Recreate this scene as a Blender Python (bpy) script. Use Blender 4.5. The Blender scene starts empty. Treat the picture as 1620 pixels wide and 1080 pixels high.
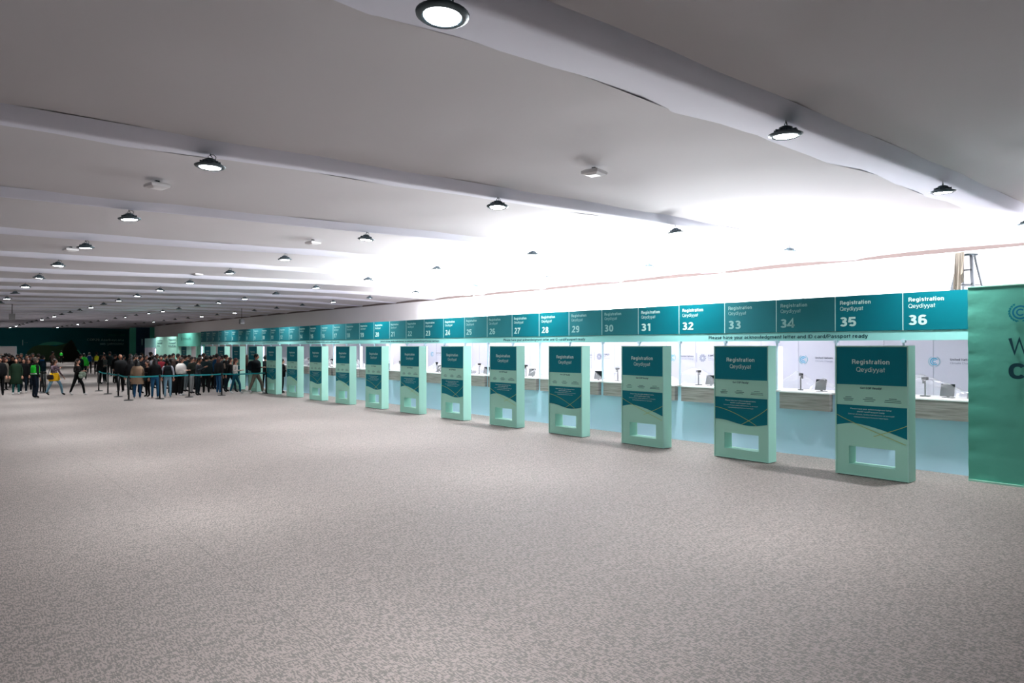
import bpy, math, random
from mathutils import Vector, Matrix
random.seed(7)
S = bpy.context.scene
COL = S.collection
PI = math.pi

# ------------------------------------------------------------------ camera, world, light, exposure
H = 2.2                                   # camera height
F = 1080.0                                # focal length in px of a 1620 px wide frame
TH = math.atan2(915, F)                   # camera turned right from the hall axis (+Y)
ST, CT = math.sin(TH), math.cos(TH)
cam_d = bpy.data.cameras.new('camera'); cam = bpy.data.objects.new('camera', cam_d); COL.objects.link(cam)
cam_d.sensor_width = 36; cam_d.lens = 24.0; cam_d.clip_end = 400
cam.location = (0, 0, H)
cam.rotation_euler = (PI/2 + math.atan(8/F), 0, -TH)
S.camera = cam
S.view_settings.view_transform = 'Standard'; S.view_settings.look = 'None'
S.view_settings.gamma = 1; S.view_settings.use_curve_mapping = False
S.view_settings.exposure = 0.0
W_ = bpy.data.worlds.new('world'); S.world = W_; W_.use_nodes = True
W_.node_tree.nodes['Background'].inputs[0].default_value = (.75, .85, .95, 1)
W_.node_tree.nodes['Background'].inputs[1].default_value = 0.01
LAMP_E = 40.0                            # radiance of the lamp diffusers
LAMP_W = 92.0                            # watts of each lamp
FLOOD_W = 900.0                           # each flood on the upper wall
def area_light(name, loc, target, sx, sy, power, col=(1,1,1)):
    d = bpy.data.lights.new(name, 'AREA'); d.shape = 'RECTANGLE'; d.size = sx; d.size_y = sy; d.energy = power; d.color = col
    o = bpy.data.objects.new(name, d); COL.objects.link(o); o.location = loc
    o.rotation_euler = (Vector(target)-Vector(loc)).to_track_quat('-Z', 'Y').to_euler()
    return o
FLOOD_Y = [11.1, 15.0, 18.9, 23.1]
for y in FLOOD_Y:                         # the floods over the upper white wall, with an added fill below each
    area_light('flood_glow', (17.2, y, 4.35), (15.0, y, 8.0), 1.2, .3, FLOOD_W, (.97, .99, 1))
    area_light('wash_fill', (16.75, y, 3.0), (16.2, y, 8), 2.8, .25, 1300, (.97, .99, 1))  # unseen fill behind the sign, washes the wall and ceiling
for y in (5, 9, 13, 17, 21, 25, 29, 34, 39, 44):    # fill light aimed into the booths, unseen behind the sign
    area_light('booth_fill', (13.9, y, 3.0), (15.4, y, 1.2), 2.5, .2, 9, (.93, .97, 1))
for y in (0, 5, 10, 15, 20, 25, 30):           # added fill, out of sight, brightening the right wall and ceiling
    area_light('aisle_fill', (18.9, y, 2.6), (20.4, y, 4.3), 3, .3, 420, (.99, .99, 1))

# ------------------------------------------------------------------ helpers
def tag(o, label=None, cat=None, group=None, kind=None):
    if label: o['label'] = label
    if cat: o['category'] = cat
    if group: o['group'] = group
    if kind: o['kind'] = kind
    return o
def lin(c):
    return tuple(((v/255)/12.92 if v/255 <= .04045 else ((v/255+.055)/1.055)**2.4) for v in c)
def at(px, py):                            # point of the floor seen at a photo pixel -> world x, y
    d = F*H/(py-548); l = (px-810)*d/F
    return (d*ST+l*CT, d*CT-l*ST)
MATS = {}
def mat(name, rgb, rough=.6, metal=0, emit=None, es=1, spec=.3, var=0, vs=8, bump=0, bs=60, alpha=None):
    if name in MATS: return MATS[name]
    m = bpy.data.materials.new(name); m.use_nodes = True
    nt = m.node_tree; b = nt.nodes['Principled BSDF']
    c = lin(rgb)+(1,)
    b.inputs['Base Color'].default_value = c; b.inputs['Roughness'].default_value = rough
    b.inputs['Metallic'].default_value = metal; b.inputs['Specular IOR Level'].default_value = spec
    if emit is not None:
        b.inputs['Emission Color'].default_value = lin(emit)+(1,); b.inputs['Emission Strength'].default_value = es
    if var or bump:
        tc = nt.nodes.new('ShaderNodeTexCoord'); n = nt.nodes.new('ShaderNodeTexNoise')
        nt.links.new(tc.outputs['Object'], n.inputs['Vector']); n.inputs['Scale'].default_value = vs; n.inputs['Detail'].default_value = 4
        if var:
            mr = nt.nodes.new('ShaderNodeMapRange'); mr.inputs[3].default_value = 1-var; mr.inputs[4].default_value = 1+var
            nt.links.new(n.outputs[0], mr.inputs[0])
            mx = nt.nodes.new('ShaderNodeMix'); mx.data_type = 'RGBA'; mx.blend_type = 'MULTIPLY'; mx.inputs[0].default_value = 1
            mx.inputs[6].default_value = c; nt.links.new(mr.outputs[0], mx.inputs[7]); nt.links.new(mx.outputs[2], b.inputs['Base Color'])
        if bump:
            n2 = nt.nodes.new('ShaderNodeTexNoise'); n2.inputs['Scale'].default_value = bs
            nt.links.new(tc.outputs['Object'], n2.inputs['Vector'])
            bp = nt.nodes.new('ShaderNodeBump'); bp.inputs['Strength'].default_value = bump; bp.inputs['Distance'].default_value = .02
            nt.links.new(n2.outputs[0], bp.inputs['Height']); nt.links.new(bp.outputs[0], b.inputs['Normal'])
    MATS[name] = m
    return m

class MB:
    def __init__(s): s.v = []; s.f = []; s.m = []; s.sm = []
    def add(s, vs, fs, m=0, smooth=False, M=None):
        o = len(s.v)
        s.v += [tuple(M @ Vector(v)) if M is not None else tuple(v) for v in vs]
        for f in fs: s.f.append(tuple(i+o for i in f)); s.m.append(m); s.sm.append(smooth)
        return s
    def box(s, x0, x1, y0, y1, z0, z1, m=0, M=None):
        vs = [(x,y,z) for z in (z0,z1) for y in (y0,y1) for x in (x0,x1)]
        return s.add(vs, [(0,2,3,1),(4,5,7,6),(0,1,5,4),(2,6,7,3),(0,4,6,2),(1,3,7,5)], m, False, M)
    def rings(s, rs, m=0, smooth=True, cap=True, M=None):      # rs: list of rings (same count)
        n = len(rs[0]); vs = [p for r in rs for p in r]; fs = []
        for i in range(len(rs)-1):
            for j in range(n):
                k = (j+1) % n
                fs.append((i*n+j, i*n+k, (i+1)*n+k, (i+1)*n+j))
        if cap: fs.append(tuple(range(n-1,-1,-1))); fs.append(tuple((len(rs)-1)*n+j for j in range(n)))
        return s.add(vs, fs, m, smooth, M)
    def lathe(s, prof, n=20, m=0, smooth=True, M=None, cap=True):   # prof: (r,z)
        return s.rings([[(r*math.cos(2*PI*j/n), r*math.sin(2*PI*j/n), z) for j in range(n)] for r,z in prof], m, smooth, cap, M)
    def ell(s, zs, n=16, m=0, M=None, cap=True):               # zs: (z, rx, ry, cx, cy)
        return s.rings([[(cx+rx*math.cos(2*PI*j/n), cy+ry*math.sin(2*PI*j/n), z) for j in range(n)] for z,rx,ry,cx,cy in zs], m, True, cap, M)
    def tube(s, pts, rad, n=6, m=0, smooth=True, M=None):
        rs = []; pts = [Vector(p) for p in pts]
        if not isinstance(rad, (list, tuple)): rad = [rad]*len(pts)
        for i, p in enumerate(pts):
            t = (pts[min(i+1,len(pts)-1)]-pts[max(i-1,0)]).normalized()
            a = t.cross(Vector((0,0,1)) if abs(t.z) < .9 else Vector((1,0,0))).normalized(); b = t.cross(a)
            rs.append([p+rad[i]*(a*math.cos(2*PI*j/n)+b*math.sin(2*PI*j/n)) for j in range(n)])
        return s.rings(rs, m, smooth, True, M)
    def ball(s, c, rx, ry, rz, nu=12, nv=8, m=0, M=None, fn=None):
        rs = []
        for i in range(nv+1):
            t = -PI/2+PI*i/nv; ct = max(math.cos(t), .02)
            r = []
            for j in range(nu):
                a = 2*PI*j/nu; p = [rx*ct*math.cos(a), ry*ct*math.sin(a), rz*math.sin(t)]
                if fn: p = fn(p)
                r.append((c[0]+p[0], c[1]+p[1], c[2]+p[2]))
            rs.append(r)
        return s.rings(rs, m, True, True, M)
    def prism(s, poly, y0, y1, m=0, M=None):                   # poly in (x,z), extruded along y
        n = len(poly); vs = [(x,y0,z) for x,z in poly]+[(x,y1,z) for x,z in poly]
        fs = [tuple(range(n)), tuple(range(2*n-1,n-1,-1))]+[(j,j+n,(j+1)%n+n,(j+1)%n) for j in range(n)]
        return s.add(vs, fs, m, False, M)
    def mesh(s, name, mats):
        me = bpy.data.meshes.new(name); me.from_pydata(s.v, [], s.f)
        for mm in (mats if isinstance(mats, (list,tuple)) else [mats]): me.materials.append(mm)
        me.polygons.foreach_set('material_index', s.m); me.polygons.foreach_set('use_smooth', s.sm)
        me.update(); return me
    def build(s, name, mats, parent=None, loc=None):
        return put(name, s.mesh(name, mats), parent, loc)
def put(name, me, parent=None, loc=None, rz=0):
    o = bpy.data.objects.new(name, me); COL.objects.link(o)
    if parent is not None: o.parent = parent
    if loc: o.location = loc
    if rz: o.rotation_euler = (0,0,rz)
    return o
def empty(name, loc, rz=0):
    o = bpy.data.objects.new(name, None); COL.objects.link(o); o.location = loc; o.rotation_euler = (0,0,rz); o.empty_display_size = .1
    return o
def copy_tree(o, parent=None):
    c = o.copy(); COL.objects.link(c); c.parent = parent
    for ch in list(o.children): copy_tree(ch, c)
    return c
_tc = {}
def glyph(ch, w):
    """a plain grotesque drawn as pen strokes; cap height 1; returns advance and centre lines"""
    h = w/2; X = .73; D = -.27; a = .02+h; S_ = []
    def l(*p): S_.append(list(p))
    def A(x0, x1, y0, y1, a0, a1, n=None):
        cx, cy, rx, ry = (x0+x1)/2, (y0+y1)/2, (x1-x0)/2-h, (y1-y0)/2-h; n = n or max(5, int(abs(a1-a0)/18))
        out = []
        for k in range(n+1):
            t = math.radians(a0+(a1-a0)*k/n); c, s = math.cos(t), math.sin(t); e = .86
            out.append((cx+rx*math.copysign(abs(c)**e, c), cy+ry*math.copysign(abs(s)**e, s)))
        return out
    adv = .62; x1 = .02+.54+w*.25; r = x1-h
    if ch == ' ': return .30, []
    if ch == 'o': l(*A(.02,x1,0,X,0,360)); adv = x1+.06
    elif ch == 'e': l((r,X*.5),*A(.02,x1,0,X,8,325)); l((a,X*.5),(r,X*.5)); adv = x1+.06
    elif ch == 'ə': l((a,X*.5),*A(.02,x1,0,X,188,505)); l((a,X*.5),(r,X*.5)); adv = x1+.06
    elif ch == 'c': l(*A(.02,x1,0,X,48,312)); adv = x1+.03
    elif ch in 'aı' and ch == 'a':
        l((r,0),(r,X-.20),*A(.04,x1,X-.42,X,0,150)); l(*A(.02,x1+h*.4,0,X*.60,0,360)); adv = x1+.07
    elif ch in 'dqgbp':
        l(*A(.02,x1,0,X,0,360)); sx = r if ch in 'dqg' else a
        if ch in 'db': l((sx,0),(sx,1))
        elif ch in 'pq': l((sx,D),(sx,X))
        else: l((sx,X),(sx,-.06),*A(.05,x1,D,.16,-10,-150))
        adv = x1+.08
    elif ch in 'nhmuñ':
        if ch == 'u': l((a,X),(a,.27),*A(.02,x1,0,.52,180,350)); l((r,0),(r,X))
        else:
            l((a,0),(a,X if ch != 'h' else 1)); l((a,X-.30),*A(.02,x1,X-.52,X,170,0),(r,0)); adv = x1+.08
            if ch == 'm': x2 = x1*2-.02-w; l((r,X-.30),*A(x1-w,x2,X-.52,X,170,0),(x2-h,0)); adv = x2+.08
            return adv, S_
        adv = x1+.08
    elif ch == 'r': l((a,0),(a,X)); l((a,X-.30),*A(.02,.60,X-.50,X,170,75)); adv = .42
    elif ch in 'sşS':
        t = X if ch != 'S' else 1; x2 = x1-.04 if ch != 'S' else .66; m = t*.53
        l(*A(.03,x2,m-h,t,35,180),*A(.03,x2,m-h,t,190,262)[1:],*A(.03,x2,0,m+h,82,0)[0:],*A(.03,x2,0,m+h,-10,-150)); adv = x2+.05
        if ch == 'ş': l((x2/2,0),(x2/2+.03,-.12),(x2/2-.05,-.2))
    elif ch in 'tf':
        if ch == 't': l((.16,.95),(.16,.18),*A(.16-h,.46,0,.30,185,262)); l((.0,X-h),(.34,X-h)); adv = .40
        else: l((.14,0),(.14,.80),*A(.14-h,.46,.66,1,175,95)); l((0,X-h),(.32,X-h)); adv = .36
    elif ch in 'ilıIj|!':
        if ch == 'i': l((a,0),(a,X)); l((a,.86),(a,1.0))
        elif ch == 'ı': l((a,0),(a,X))
        elif ch == 'j': l((a,D+.05),(a,X)); l((a,.86),(a,1.0))
        elif ch == '!': l((a,.26),(a,1)); l((a,0),(a,.13))
        else: l((a,D if ch == '|' else 0),(a,1))
        adv = w+.12
    elif ch == 'k': l((a,0),(a,1)); l((a,.26),(.50,X)); l((.22,.40),(.54,0)); adv = .58
    elif ch == 'v': l((.05,X),(.28,0.02),(.51,X)); adv = .56
    elif ch == 'w': l((.05,X),(.24,0.02),(.42,X-.04),(.60,0.02),(.79,X)); adv = .84
    elif ch == 'x': l((.05,0),(.51,X)); l((.05,X),(.51,0)); adv = .56
    elif ch == 'y': l((.05,X),(.29,0.04)); l((.53,X),(.27,-.12),(.18,D+.08),(.04,D+.08)); adv = .57
    elif ch == 'z': l((.04,X-h),(.48,X-h),(.06,h),(.50,h)); adv = .55
    elif ch == 'A': l((.05,0),(.37,.98),(.69,0)); l((.17,.30),(.57,.30)); adv = .74
    elif ch in 'BPRD':
        if ch == 'D': l((a,h),(a,1-h),(.30,1-h),*A(.0,.76,0,1,80,-80),(.30,h),(a,h)); adv = .82
        else:
            m = .46; l((a,0),(a,1-h),(.38,1-h),*A(.12,.68,m-h,1,70,-70),(.38,m),(a,m))
            if ch == 'B': l((.38,m),*A(.12,.72,0,m+h,70,-70),(.38,h),(a,h))
            if ch == 'R': l((.40,m),(.56,m-.06),(.60,.26),(.64,0))
            adv = .74
    elif ch in 'CGOQ':
        if ch in 'OQ': l(*A(.02,.84,0,1,0,360,28))
        else: l(*A(.02,.80,0,1,38,322 if ch == 'C' else 330,22))
        if ch == 'G': l((.78-h,0),(.78-h,.48),(.46,.48))
        if ch == 'Q': l((.52,.26),(.82,-.03))
        adv = .78 if ch == 'C' else .86
    elif ch == 'K': l((a,0),(a,1)); l((a,.34),(.64,1)); l((.26,.52),(.68,0)); adv = .72
    elif ch == 'L': l((a,1),(a,h),(.54,h)); adv = .58
    elif ch == 'N': l((a,0),(a,1-.02),(.66,.02),(.66,1)); adv = .76
    elif ch == 'M': l((a,0),(a,.98),(.44,.05),(.86-h,.98),(.86-h,0)); adv = .92
    elif ch == 'U': l((a,1),(a,.35),*A(.02,.74,0,.66,180,360),(.74-h,1)); adv = .80
    elif ch == 'W': l((.05,1),(.28,.02),(.52,.96),(.76,.02),(.99,1)); adv = 1.04
    elif ch == 'Z': l((.05,1-h),(.62,1-h),(.06,h),(.64,h)); adv = .68
    elif ch == '0': l(*A(.02,.62,0,1,0,360,24)); adv = .66
    elif ch == '1': l((.10,.74),(.32-h,.86),(.34-h,1)); l((.40-h,0),(.40-h,1)); adv = .56
    elif ch == '2': l(*A(.03,.60,.42,1,165,-25),(.07,h),(.60,h)); adv = .66
    elif ch == '3': l(*A(.04,.59,.47,1,155,-80),(.26,.525)); l((.26,.525),*A(.02,.62,0,.57,80,-155)); adv = .67
    elif ch == '4': l((.46,0),(.46,.97),(.05,.30),(.05,.26),(.64,.26)); adv = .68
    elif ch == '5': l((.57,1-h),(.15,1-h),(.10,.52),*A(.02,.62,0,.66,130,-150)); adv = .66
    elif ch == '6': l(*A(.02,.62,0,.64,0,360,20)); l((.02+h,.30),(.03+h,.6),*A(.03,.64,.40,1,160,35)); adv = .67
    elif ch == '7': l((.03,1-h),(.58,1-h),(.30,.45),(.20,0)); adv = .62
    elif ch == '8': l(*A(.06,.58,.46,1,0,360,18)); l(*A(.02,.62,0,.56,0,360,18)); adv = .67
    elif ch == '9': l(*A(.02,.62,.36,1,0,360,20)); l((.62-h,.70),(.61-h,.4),*A(.0,.61,0,.60,-20,-145)); adv = .67
    elif ch == '/': l((.02,-.05),(.36,1.05)); adv = .38
    elif ch == ',': l((.08,.10),(.04,-.16)); adv = .2
    elif ch in '.:': l((.08,0),(.08,.14)); adv = .2
    else: return .4, []
    return adv, S_
def text_verts(txt, bold=0.0):
    k = (txt, bold)
    if k in _tc: return _tc[k]
    w = .115+bold*4.2; pen = 0; vs = []; fs = []
    for ch in txt:
        adv, st = glyph(ch, w)
        for si, p in enumerate(st):
            q = [p[0]]
            for b_ in p[1:]:
                if math.hypot(b_[0]-q[-1][0], b_[1]-q[-1][1]) > .012: q.append(b_)
            if len(q) < 2: continue
            closed = len(q) > 4 and math.hypot(q[0][0]-q[-1][0], q[0][1]-q[-1][1]) < .03
            n = len(q); o = len(vs)
            for i in range(n):
                def unit(a_, b_): d = math.hypot(b_[0]-a_[0], b_[1]-a_[1]) or 1; return ((b_[0]-a_[0])/d, (b_[1]-a_[1])/d)
                d0 = unit(q[i-1], q[i]) if i else (unit(q[-2], q[-1]) if closed else unit(q[0], q[1]))
                d1 = unit(q[i], q[i+1]) if i < n-1 else (unit(q[0], q[1]) if closed else d0)
                mx_, my_ = d0[0]+d1[0], d0[1]+d1[1]; m_ = math.hypot(mx_, my_) or 1; mx_, my_ = mx_/m_, my_/m_
                k_ = min(1.9, 1/max(.3, mx_*d0[0]+my_*d0[1]))*w/2
                vs.append((pen+q[i][0]-my_*k_, q[i][1]+mx_*k_, si)); vs.append((pen+q[i][0]+my_*k_, q[i][1]-mx_*k_, si))
            fs += [(o+2*i, o+2*i+1, o+2*i+3, o+2*i+2) for i in range(n-1)]
        pen += adv+.035
    _tc[k] = ([(v[0], v[1]*.70, -v[2]*.0004) for v in vs], fs); return _tc[k]
def text(mb, txt, x, z, w, cap, y=-.004, bold=0.0, align='l', m=0):
    """flat lettering in the local xz plane facing -y; w = width, cap = capital height"""
    vs, fs = text_verts(txt, bold)
    x0 = min(v[0] for v in vs); x1 = max(v[0] for v in vs); sx = w/(x1-x0); sz = cap/.70
    off = {'l': x, 'c': x-w/2, 'r': x-w}[align]
    mb.add([((v[0]-x0)*sx+off, y+v[2], v[1]*sz+z) for v in vs], fs, m)
    return mb
def word(n):
    u = 'zero one two three four five six seven eight nine ten eleven twelve thirteen fourteen fifteen sixteen seventeen eighteen nineteen'.split()
    return u[n] if n < 20 else ('twenty','thirty')[n//10-2]+('-'+u[n % 10] if n % 10 else '')
RZ = -PI/2                                # local +x -> world -Y, local -y -> world -X (faces the hall)

# ------------------------------------------------------------------ materials
M_ceil = mat('ceiling_fabric', (200,197,200), .9, spec=.1, var=.03, vs=.6)
M_beam = mat('beam_fabric', (214,214,226), .85, spec=.1, var=.02, vs=1)
M_white = mat('white_wall', (232,230,230), .8, spec=.15, var=.015, vs=1)
M_booth = mat('booth_wall', (214,214,228), .7, spec=.2)
M_mint = mat('mint_laminate', (166,224,204), .55, spec=.3, var=.02, vs=3)
M_minte = mat('mint_edge', (172,226,210), .5, spec=.3)
M_mintf = mat('mint_fabric', (96,178,158), .8, spec=.15, var=.04, vs=2, bump=.25, bs=5)
M_teal = mat('dark_teal_print', (0,118,132), .55, spec=.15)
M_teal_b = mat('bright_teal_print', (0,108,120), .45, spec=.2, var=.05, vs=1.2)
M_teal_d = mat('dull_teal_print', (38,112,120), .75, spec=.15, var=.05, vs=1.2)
M_strip = mat('aqua_strip', (150,212,208), .5)
M_blue = mat('pale_blue_panel', (196,232,252), .6, spec=.25, var=.015, vs=1)
M_postm = mat('pale_post', (190,214,226), .4)
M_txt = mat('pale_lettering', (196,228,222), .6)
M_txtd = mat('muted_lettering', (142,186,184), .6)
M_ink = mat('ink_lettering', (10,66,76), .7)
M_ink2 = mat('grey_lettering', (84,92,110), .7)
M_logo = mat('logo_blue', (72,176,214), .6)
M_logo2 = mat('logo_pale', (150,190,205), .6)
M_yel = mat('thin_yellow_line', (176,196,110), .6)
M_black = mat('black_plastic', (16,18,20), .45)
M_dmetal = mat('lamp_housing', (84,98,104), .4, .4)
M_alu = mat('aluminium', (190,194,198), .35, .9)
M_diff = mat('lamp_diffuser', (255,255,255), .5, emit=(240,246,255), es=LAMP_E)
M_off = mat('lamp_off', (120,122,124), .4)
M_glow = mat('strip_glow', (255,255,255), .5, emit=(238,238,255), es=4)
M_taupe = mat('gap_taupe', (112,100,98), .9, var=.12, vs=2)
M_farteal = mat('far_wall_teal', (0,100,108), .7, var=.06, vs=.5)
M_navy = mat('far_navy', (0,48,72), .7)
M_fargreen = mat('far_green', (70,170,144), .7)
M_hill = mat('hill_print', (66,96,66), .8, var=.5, vs=.35)
M_hill2 = mat('hill_print_dark', (36,40,30), .8, var=.3, vs=.3)
M_belt = mat('teal_belt', (0,120,124), .6)
# carpet
mc = bpy.data.materials.new('carpet'); mc.use_nodes = True; MATS['carpet'] = mc
nt = mc.node_tree; b = nt.nodes['Principled BSDF']; b.inputs['Roughness'].default_value = .62; b.inputs['Specular IOR Level'].default_value = .38
L = nt.links.new; N = nt.nodes.new
tc = N('ShaderNodeTexCoord')
def mapping(rz, sc):
    mp = N('ShaderNodeMapping'); mp.inputs['Rotation'].default_value = (0,0,rz); mp.inputs['Scale'].default_value = sc
    L(tc.outputs['Object'], mp.inputs['Vector']); return mp
def noise(mp, sc, det=2, rough=.5):
    n = N('ShaderNodeTexNoise'); n.inputs['Scale'].default_value = sc; n.inputs['Detail'].default_value = det; n.inputs['Roughness'].default_value = rough
    L(mp.outputs[0], n.inputs['Vector']); return n
n1 = noise(mapping(0, (1, .24, 1)), 78, 3, .6)       # short dashes lying across the hall
n2 = noise(mapping(0, (.42, 1, 1)), 54, 2, .6)
n3 = noise(mapping(0, (1, 1, 1)), 6.5, 2, .5)
n4 = noise(mapping(0, (1, 1, 1)), .35, 2, .5)
mul = N('ShaderNodeMath'); mul.operation = 'ADD'; L(n1.outputs[0], mul.inputs[0]); h2 = N('ShaderNodeMath'); h2.operation = 'MULTIPLY'; h2.inputs[1].default_value = .6; L(n2.outputs[0], h2.inputs[0]); L(h2.outputs[0], mul.inputs[1])
ad = N('ShaderNodeMath'); ad.operation = 'MULTIPLY_ADD'; L(n3.outputs[0], ad.inputs[0]); ad.inputs[1].default_value = .16; L(mul.outputs[0], ad.inputs[2])
ramp = N('ShaderNodeValToRGB'); L(ad.outputs[0], ramp.inputs[0])
dv = N('ShaderNodeMath'); dv.operation = 'DIVIDE'; dv.inputs[1].default_value = 1.76; L(ad.outputs[0], dv.inputs[0]); L(dv.outputs[0], ramp.inputs[0])
ramp.color_ramp.elements[0].position = .475; ramp.color_ramp.elements[0].color = lin((110,105,101))+(1,)
ramp.color_ramp.elements[1].position = .525; ramp.color_ramp.elements[1].color = lin((154,141,136))+(1,)
# seams between carpet widths
sep = N('ShaderNodeSeparateXYZ'); L(tc.outputs['Object'], sep.inputs[0])
def seam(out, off, period):
    a = N('ShaderNodeMath'); a.operation = 'ADD'; a.inputs[1].default_value = -off; L(sep.outputs[out], a.inputs[0])
    p = N('ShaderNodeMath'); p.operation = 'PINGPONG'; p.inputs[1].default_value = period/2; L(a.outputs[0], p.inputs[0])
    c = N('ShaderNodeMath'); c.operation = 'LESS_THAN'; c.inputs[1].default_value = .004; L(p.outputs[0], c.inputs[0]); return c
s1 = seam(0, 6.24, 4); s2 = seam(1, 9.15, 25)
sm = N('ShaderNodeMath'); sm.operation = 'MAXIMUM'; L(s1.outputs[0], sm.inputs[0]); L(s2.outputs[0], sm.inputs[1])
sm2 = N('ShaderNodeMath'); sm2.operation = 'MULTIPLY'; sm2.inputs[1].default_value = .4; L(sm.outputs[0], sm2.inputs[0])
mx = N('ShaderNodeMix'); mx.data_type = 'RGBA'; L(sm2.outputs[0], mx.inputs[0]); L(ramp.outputs[0], mx.inputs[6]); mx.inputs[7].default_value = (.03,.03,.03,1)
mr = N('ShaderNodeMapRange'); mr.inputs[3].default_value = .88; mr.inputs[4].default_value = 1.12; L(n4.outputs[0], mr.inputs[0])
mx2 = N('ShaderNodeMix'); mx2.data_type = 'RGBA'; mx2.blend_type = 'MULTIPLY'; mx2.inputs[0].default_value = 1; L(mx.outputs[2], mx2.inputs[6]); L(mr.outputs[0], mx2.inputs[7])
L(mx2.outputs[2], b.inputs['Base Color'])
bp = N('ShaderNodeBump'); bp.inputs['Strength'].default_value = .4; bp.inputs['Distance'].default_value = .004; L(ad.outputs[0], bp.inputs['Height']); L(bp.outputs[0], b.inputs['Normal'])
# wood-look laminate
mw = bpy.data.materials.new('wood_laminate'); mw.use_nodes = True; nt = mw.node_tree; b = nt.nodes['Principled BSDF']
L = nt.links.new; N = nt.nodes.new; tc = N('ShaderNodeTexCoord'); mp = N('ShaderNodeMapping'); mp.inputs['Scale'].default_value = (1.2, 1, 22)
L(tc.outputs['Object'], mp.inputs['Vector']); n = N('ShaderNodeTexNoise'); n.inputs['Scale'].default_value = 1.6; n.inputs['Detail'].default_value = 6; L(mp.outputs[0], n.inputs['Vector'])
ra = N('ShaderNodeValToRGB'); L(n.outputs[0], ra.inputs[0]); ra.color_ramp.elements[0].position = .35; ra.color_ramp.elements[0].color = lin((122,115,112))+(1,)
ra.color_ramp.elements[1].position = .65; ra.color_ramp.elements[1].color = lin((162,154,150))+(1,); L(ra.outputs[0], b.inputs['Base Color']); b.inputs['Roughness'].default_value = .5
M_wood = mw
# thin polythene
mpz = bpy.data.materials.new('clear_polythene'); mpz.use_nodes = True; nt = mpz.node_tree; nt.nodes.remove(nt.nodes['Principled BSDF'])
L = nt.links.new; N = nt.nodes.new; tr = N('ShaderNodeBsdfTransparent'); df = N('ShaderNodeBsdfDiffuse'); gl = N('ShaderNodeBsdfGlossy'); tl = N('ShaderNodeBsdfTranslucent')
df.inputs[0].default_value = (.9,.91,.94,1); tl.inputs[0].default_value = (.9,.91,.94,1); gl.inputs['Roughness'].default_value = .15
a1 = N('ShaderNodeMixShader'); a1.inputs[0].default_value = .5; L(df.outputs[0], a1.inputs[1]); L(tl.outputs[0], a1.inputs[2])
a2 = N('ShaderNodeMixShader'); a2.inputs[0].default_value = .25; L(a1.outputs[0], a2.inputs[1]); L(gl.outputs[0], a2.inputs[2])
a3 = N('ShaderNodeMixShader'); a3.inputs[0].default_value = .21; L(tr.outputs[0], a3.inputs[1]); L(a2.outputs[0], a3.inputs[2])
L(a3.outputs[0], nt.nodes['Material Output'].inputs[0])

# ------------------------------------------------------------------ the hall
KS = 1.066                                 # scale of the tent bays
XW, YF, Y0, XL = 20.6*KS, 120.5, -14.0, -26.0
CZT = [(a*KS, c*KS) for a, c in ((-30,1.95),(2.57,2.36),(7.1,2.47),(11.94,2.56),(16.7,2.60),(20.6,2.54))]
def ceil_z(x):                             # lowest line of the beam sleeves
    for (a, za), (c, zc) in zip(CZT[:-1], CZT[1:]):
        if x <= c: break
    return H+za+(zc-za)*(x-a)/(c-a)
def flat(x): return 1-.72*max(0, min(1, (x-17.6)/4.2))      # the fabric is stretched flat towards the right wall
tag(MB().box(XL, 34, Y0, YF+.3, -.12, 0).build('floor', mc), kind='structure')
nb = 25; BY = [-11.25,-6.25,-1.25,3.75,8.75,13.25,17.7,22.1,26.5,30.8,34.9,39]+[43+4*i for i in range(19)]
BY = [y*KS for y in BY if y*KS < YF+5]
xs = [XL+(XW-.12-XL)*i/60 for i in range(61)]+[24.5,34]
prof = [(.80,.15),(1.2,.20),(1.9,.25),(2.7,.27),(3.5,.25),(4.2,.21),(4.6,.18),(4.84,.14)]
cb = MB()
for bi, y in enumerate(BY):
    if y > YF: break
    vs = []; n = len(prof)
    for x in xs:
        for k, (dy, dz) in enumerate(prof):
            w = .05*math.sin(x*1.7+bi)+.03*math.sin(x*3.1+bi*2) if k == 0 else 0
            sc_ = (BY[bi+1]-y if bi+1 < len(BY) else 4)/5
            vs.append((x, min(y+dy*(1 if dy < 1 else sc_+(1-sc_)*0)+w, YF), ceil_z(x)+dz*flat(x)+(.012*math.sin(x*2.3+bi*1.3+k))))
    fs = [(i*n+j, (i+1)*n+j, (i+1)*n+j+1, i*n+j+1) for i in range(len(xs)-1) for j in range(n-1)]
    cb.add(vs, fs, 0, True)
# roof skin above so nothing leaks
cb.box(XL, 34, Y0, YF+.3, 6.0, 6.1)
ceiling = tag(cb.build('ceiling', M_ceil), kind='structure')
bprof = [(-.17,.145),(-.13,.10),(-.03,.012),(.02,0),(.12,.012),(.45,.075),(.84,.155)]
for bi, y in enumerate(BY):
    if y > YF-1: break
    mb = MB(); n = len(bprof); vs = []
    for x in xs:
        for k, (dy, dz) in enumerate(bprof):
            w = .05*math.sin(x*1.7+bi)+.03*math.sin(x*3.1+bi*2) if k == n-1 else 0
            vs.append((x, y+dy+w, ceil_z(x)+dz*flat(x)+.008*math.sin(x*.9+bi)))
    fs = [(i*n+j, (i+1)*n+j, (i+1)*n+j+1, i*n+j+1) for i in range(len(xs)-1) for j in range(n-1)]
    mb.add(vs, fs, 0, True)
    mb.build('beam_sleeve', M_beam, ceiling)
wr = tag(MB().box(XW, XW+.2, Y0, 98, 0, H+2.5*KS).build('wall_right', M_white), kind='structure')
tag(MB().box(XW+.02, XW+.2, Y0, 98, H+2.5*KS, 6.0).build('gap_shade_1', M_taupe), kind='structure')  # dark strip standing in for the shaded open gap under the ceiling
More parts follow.
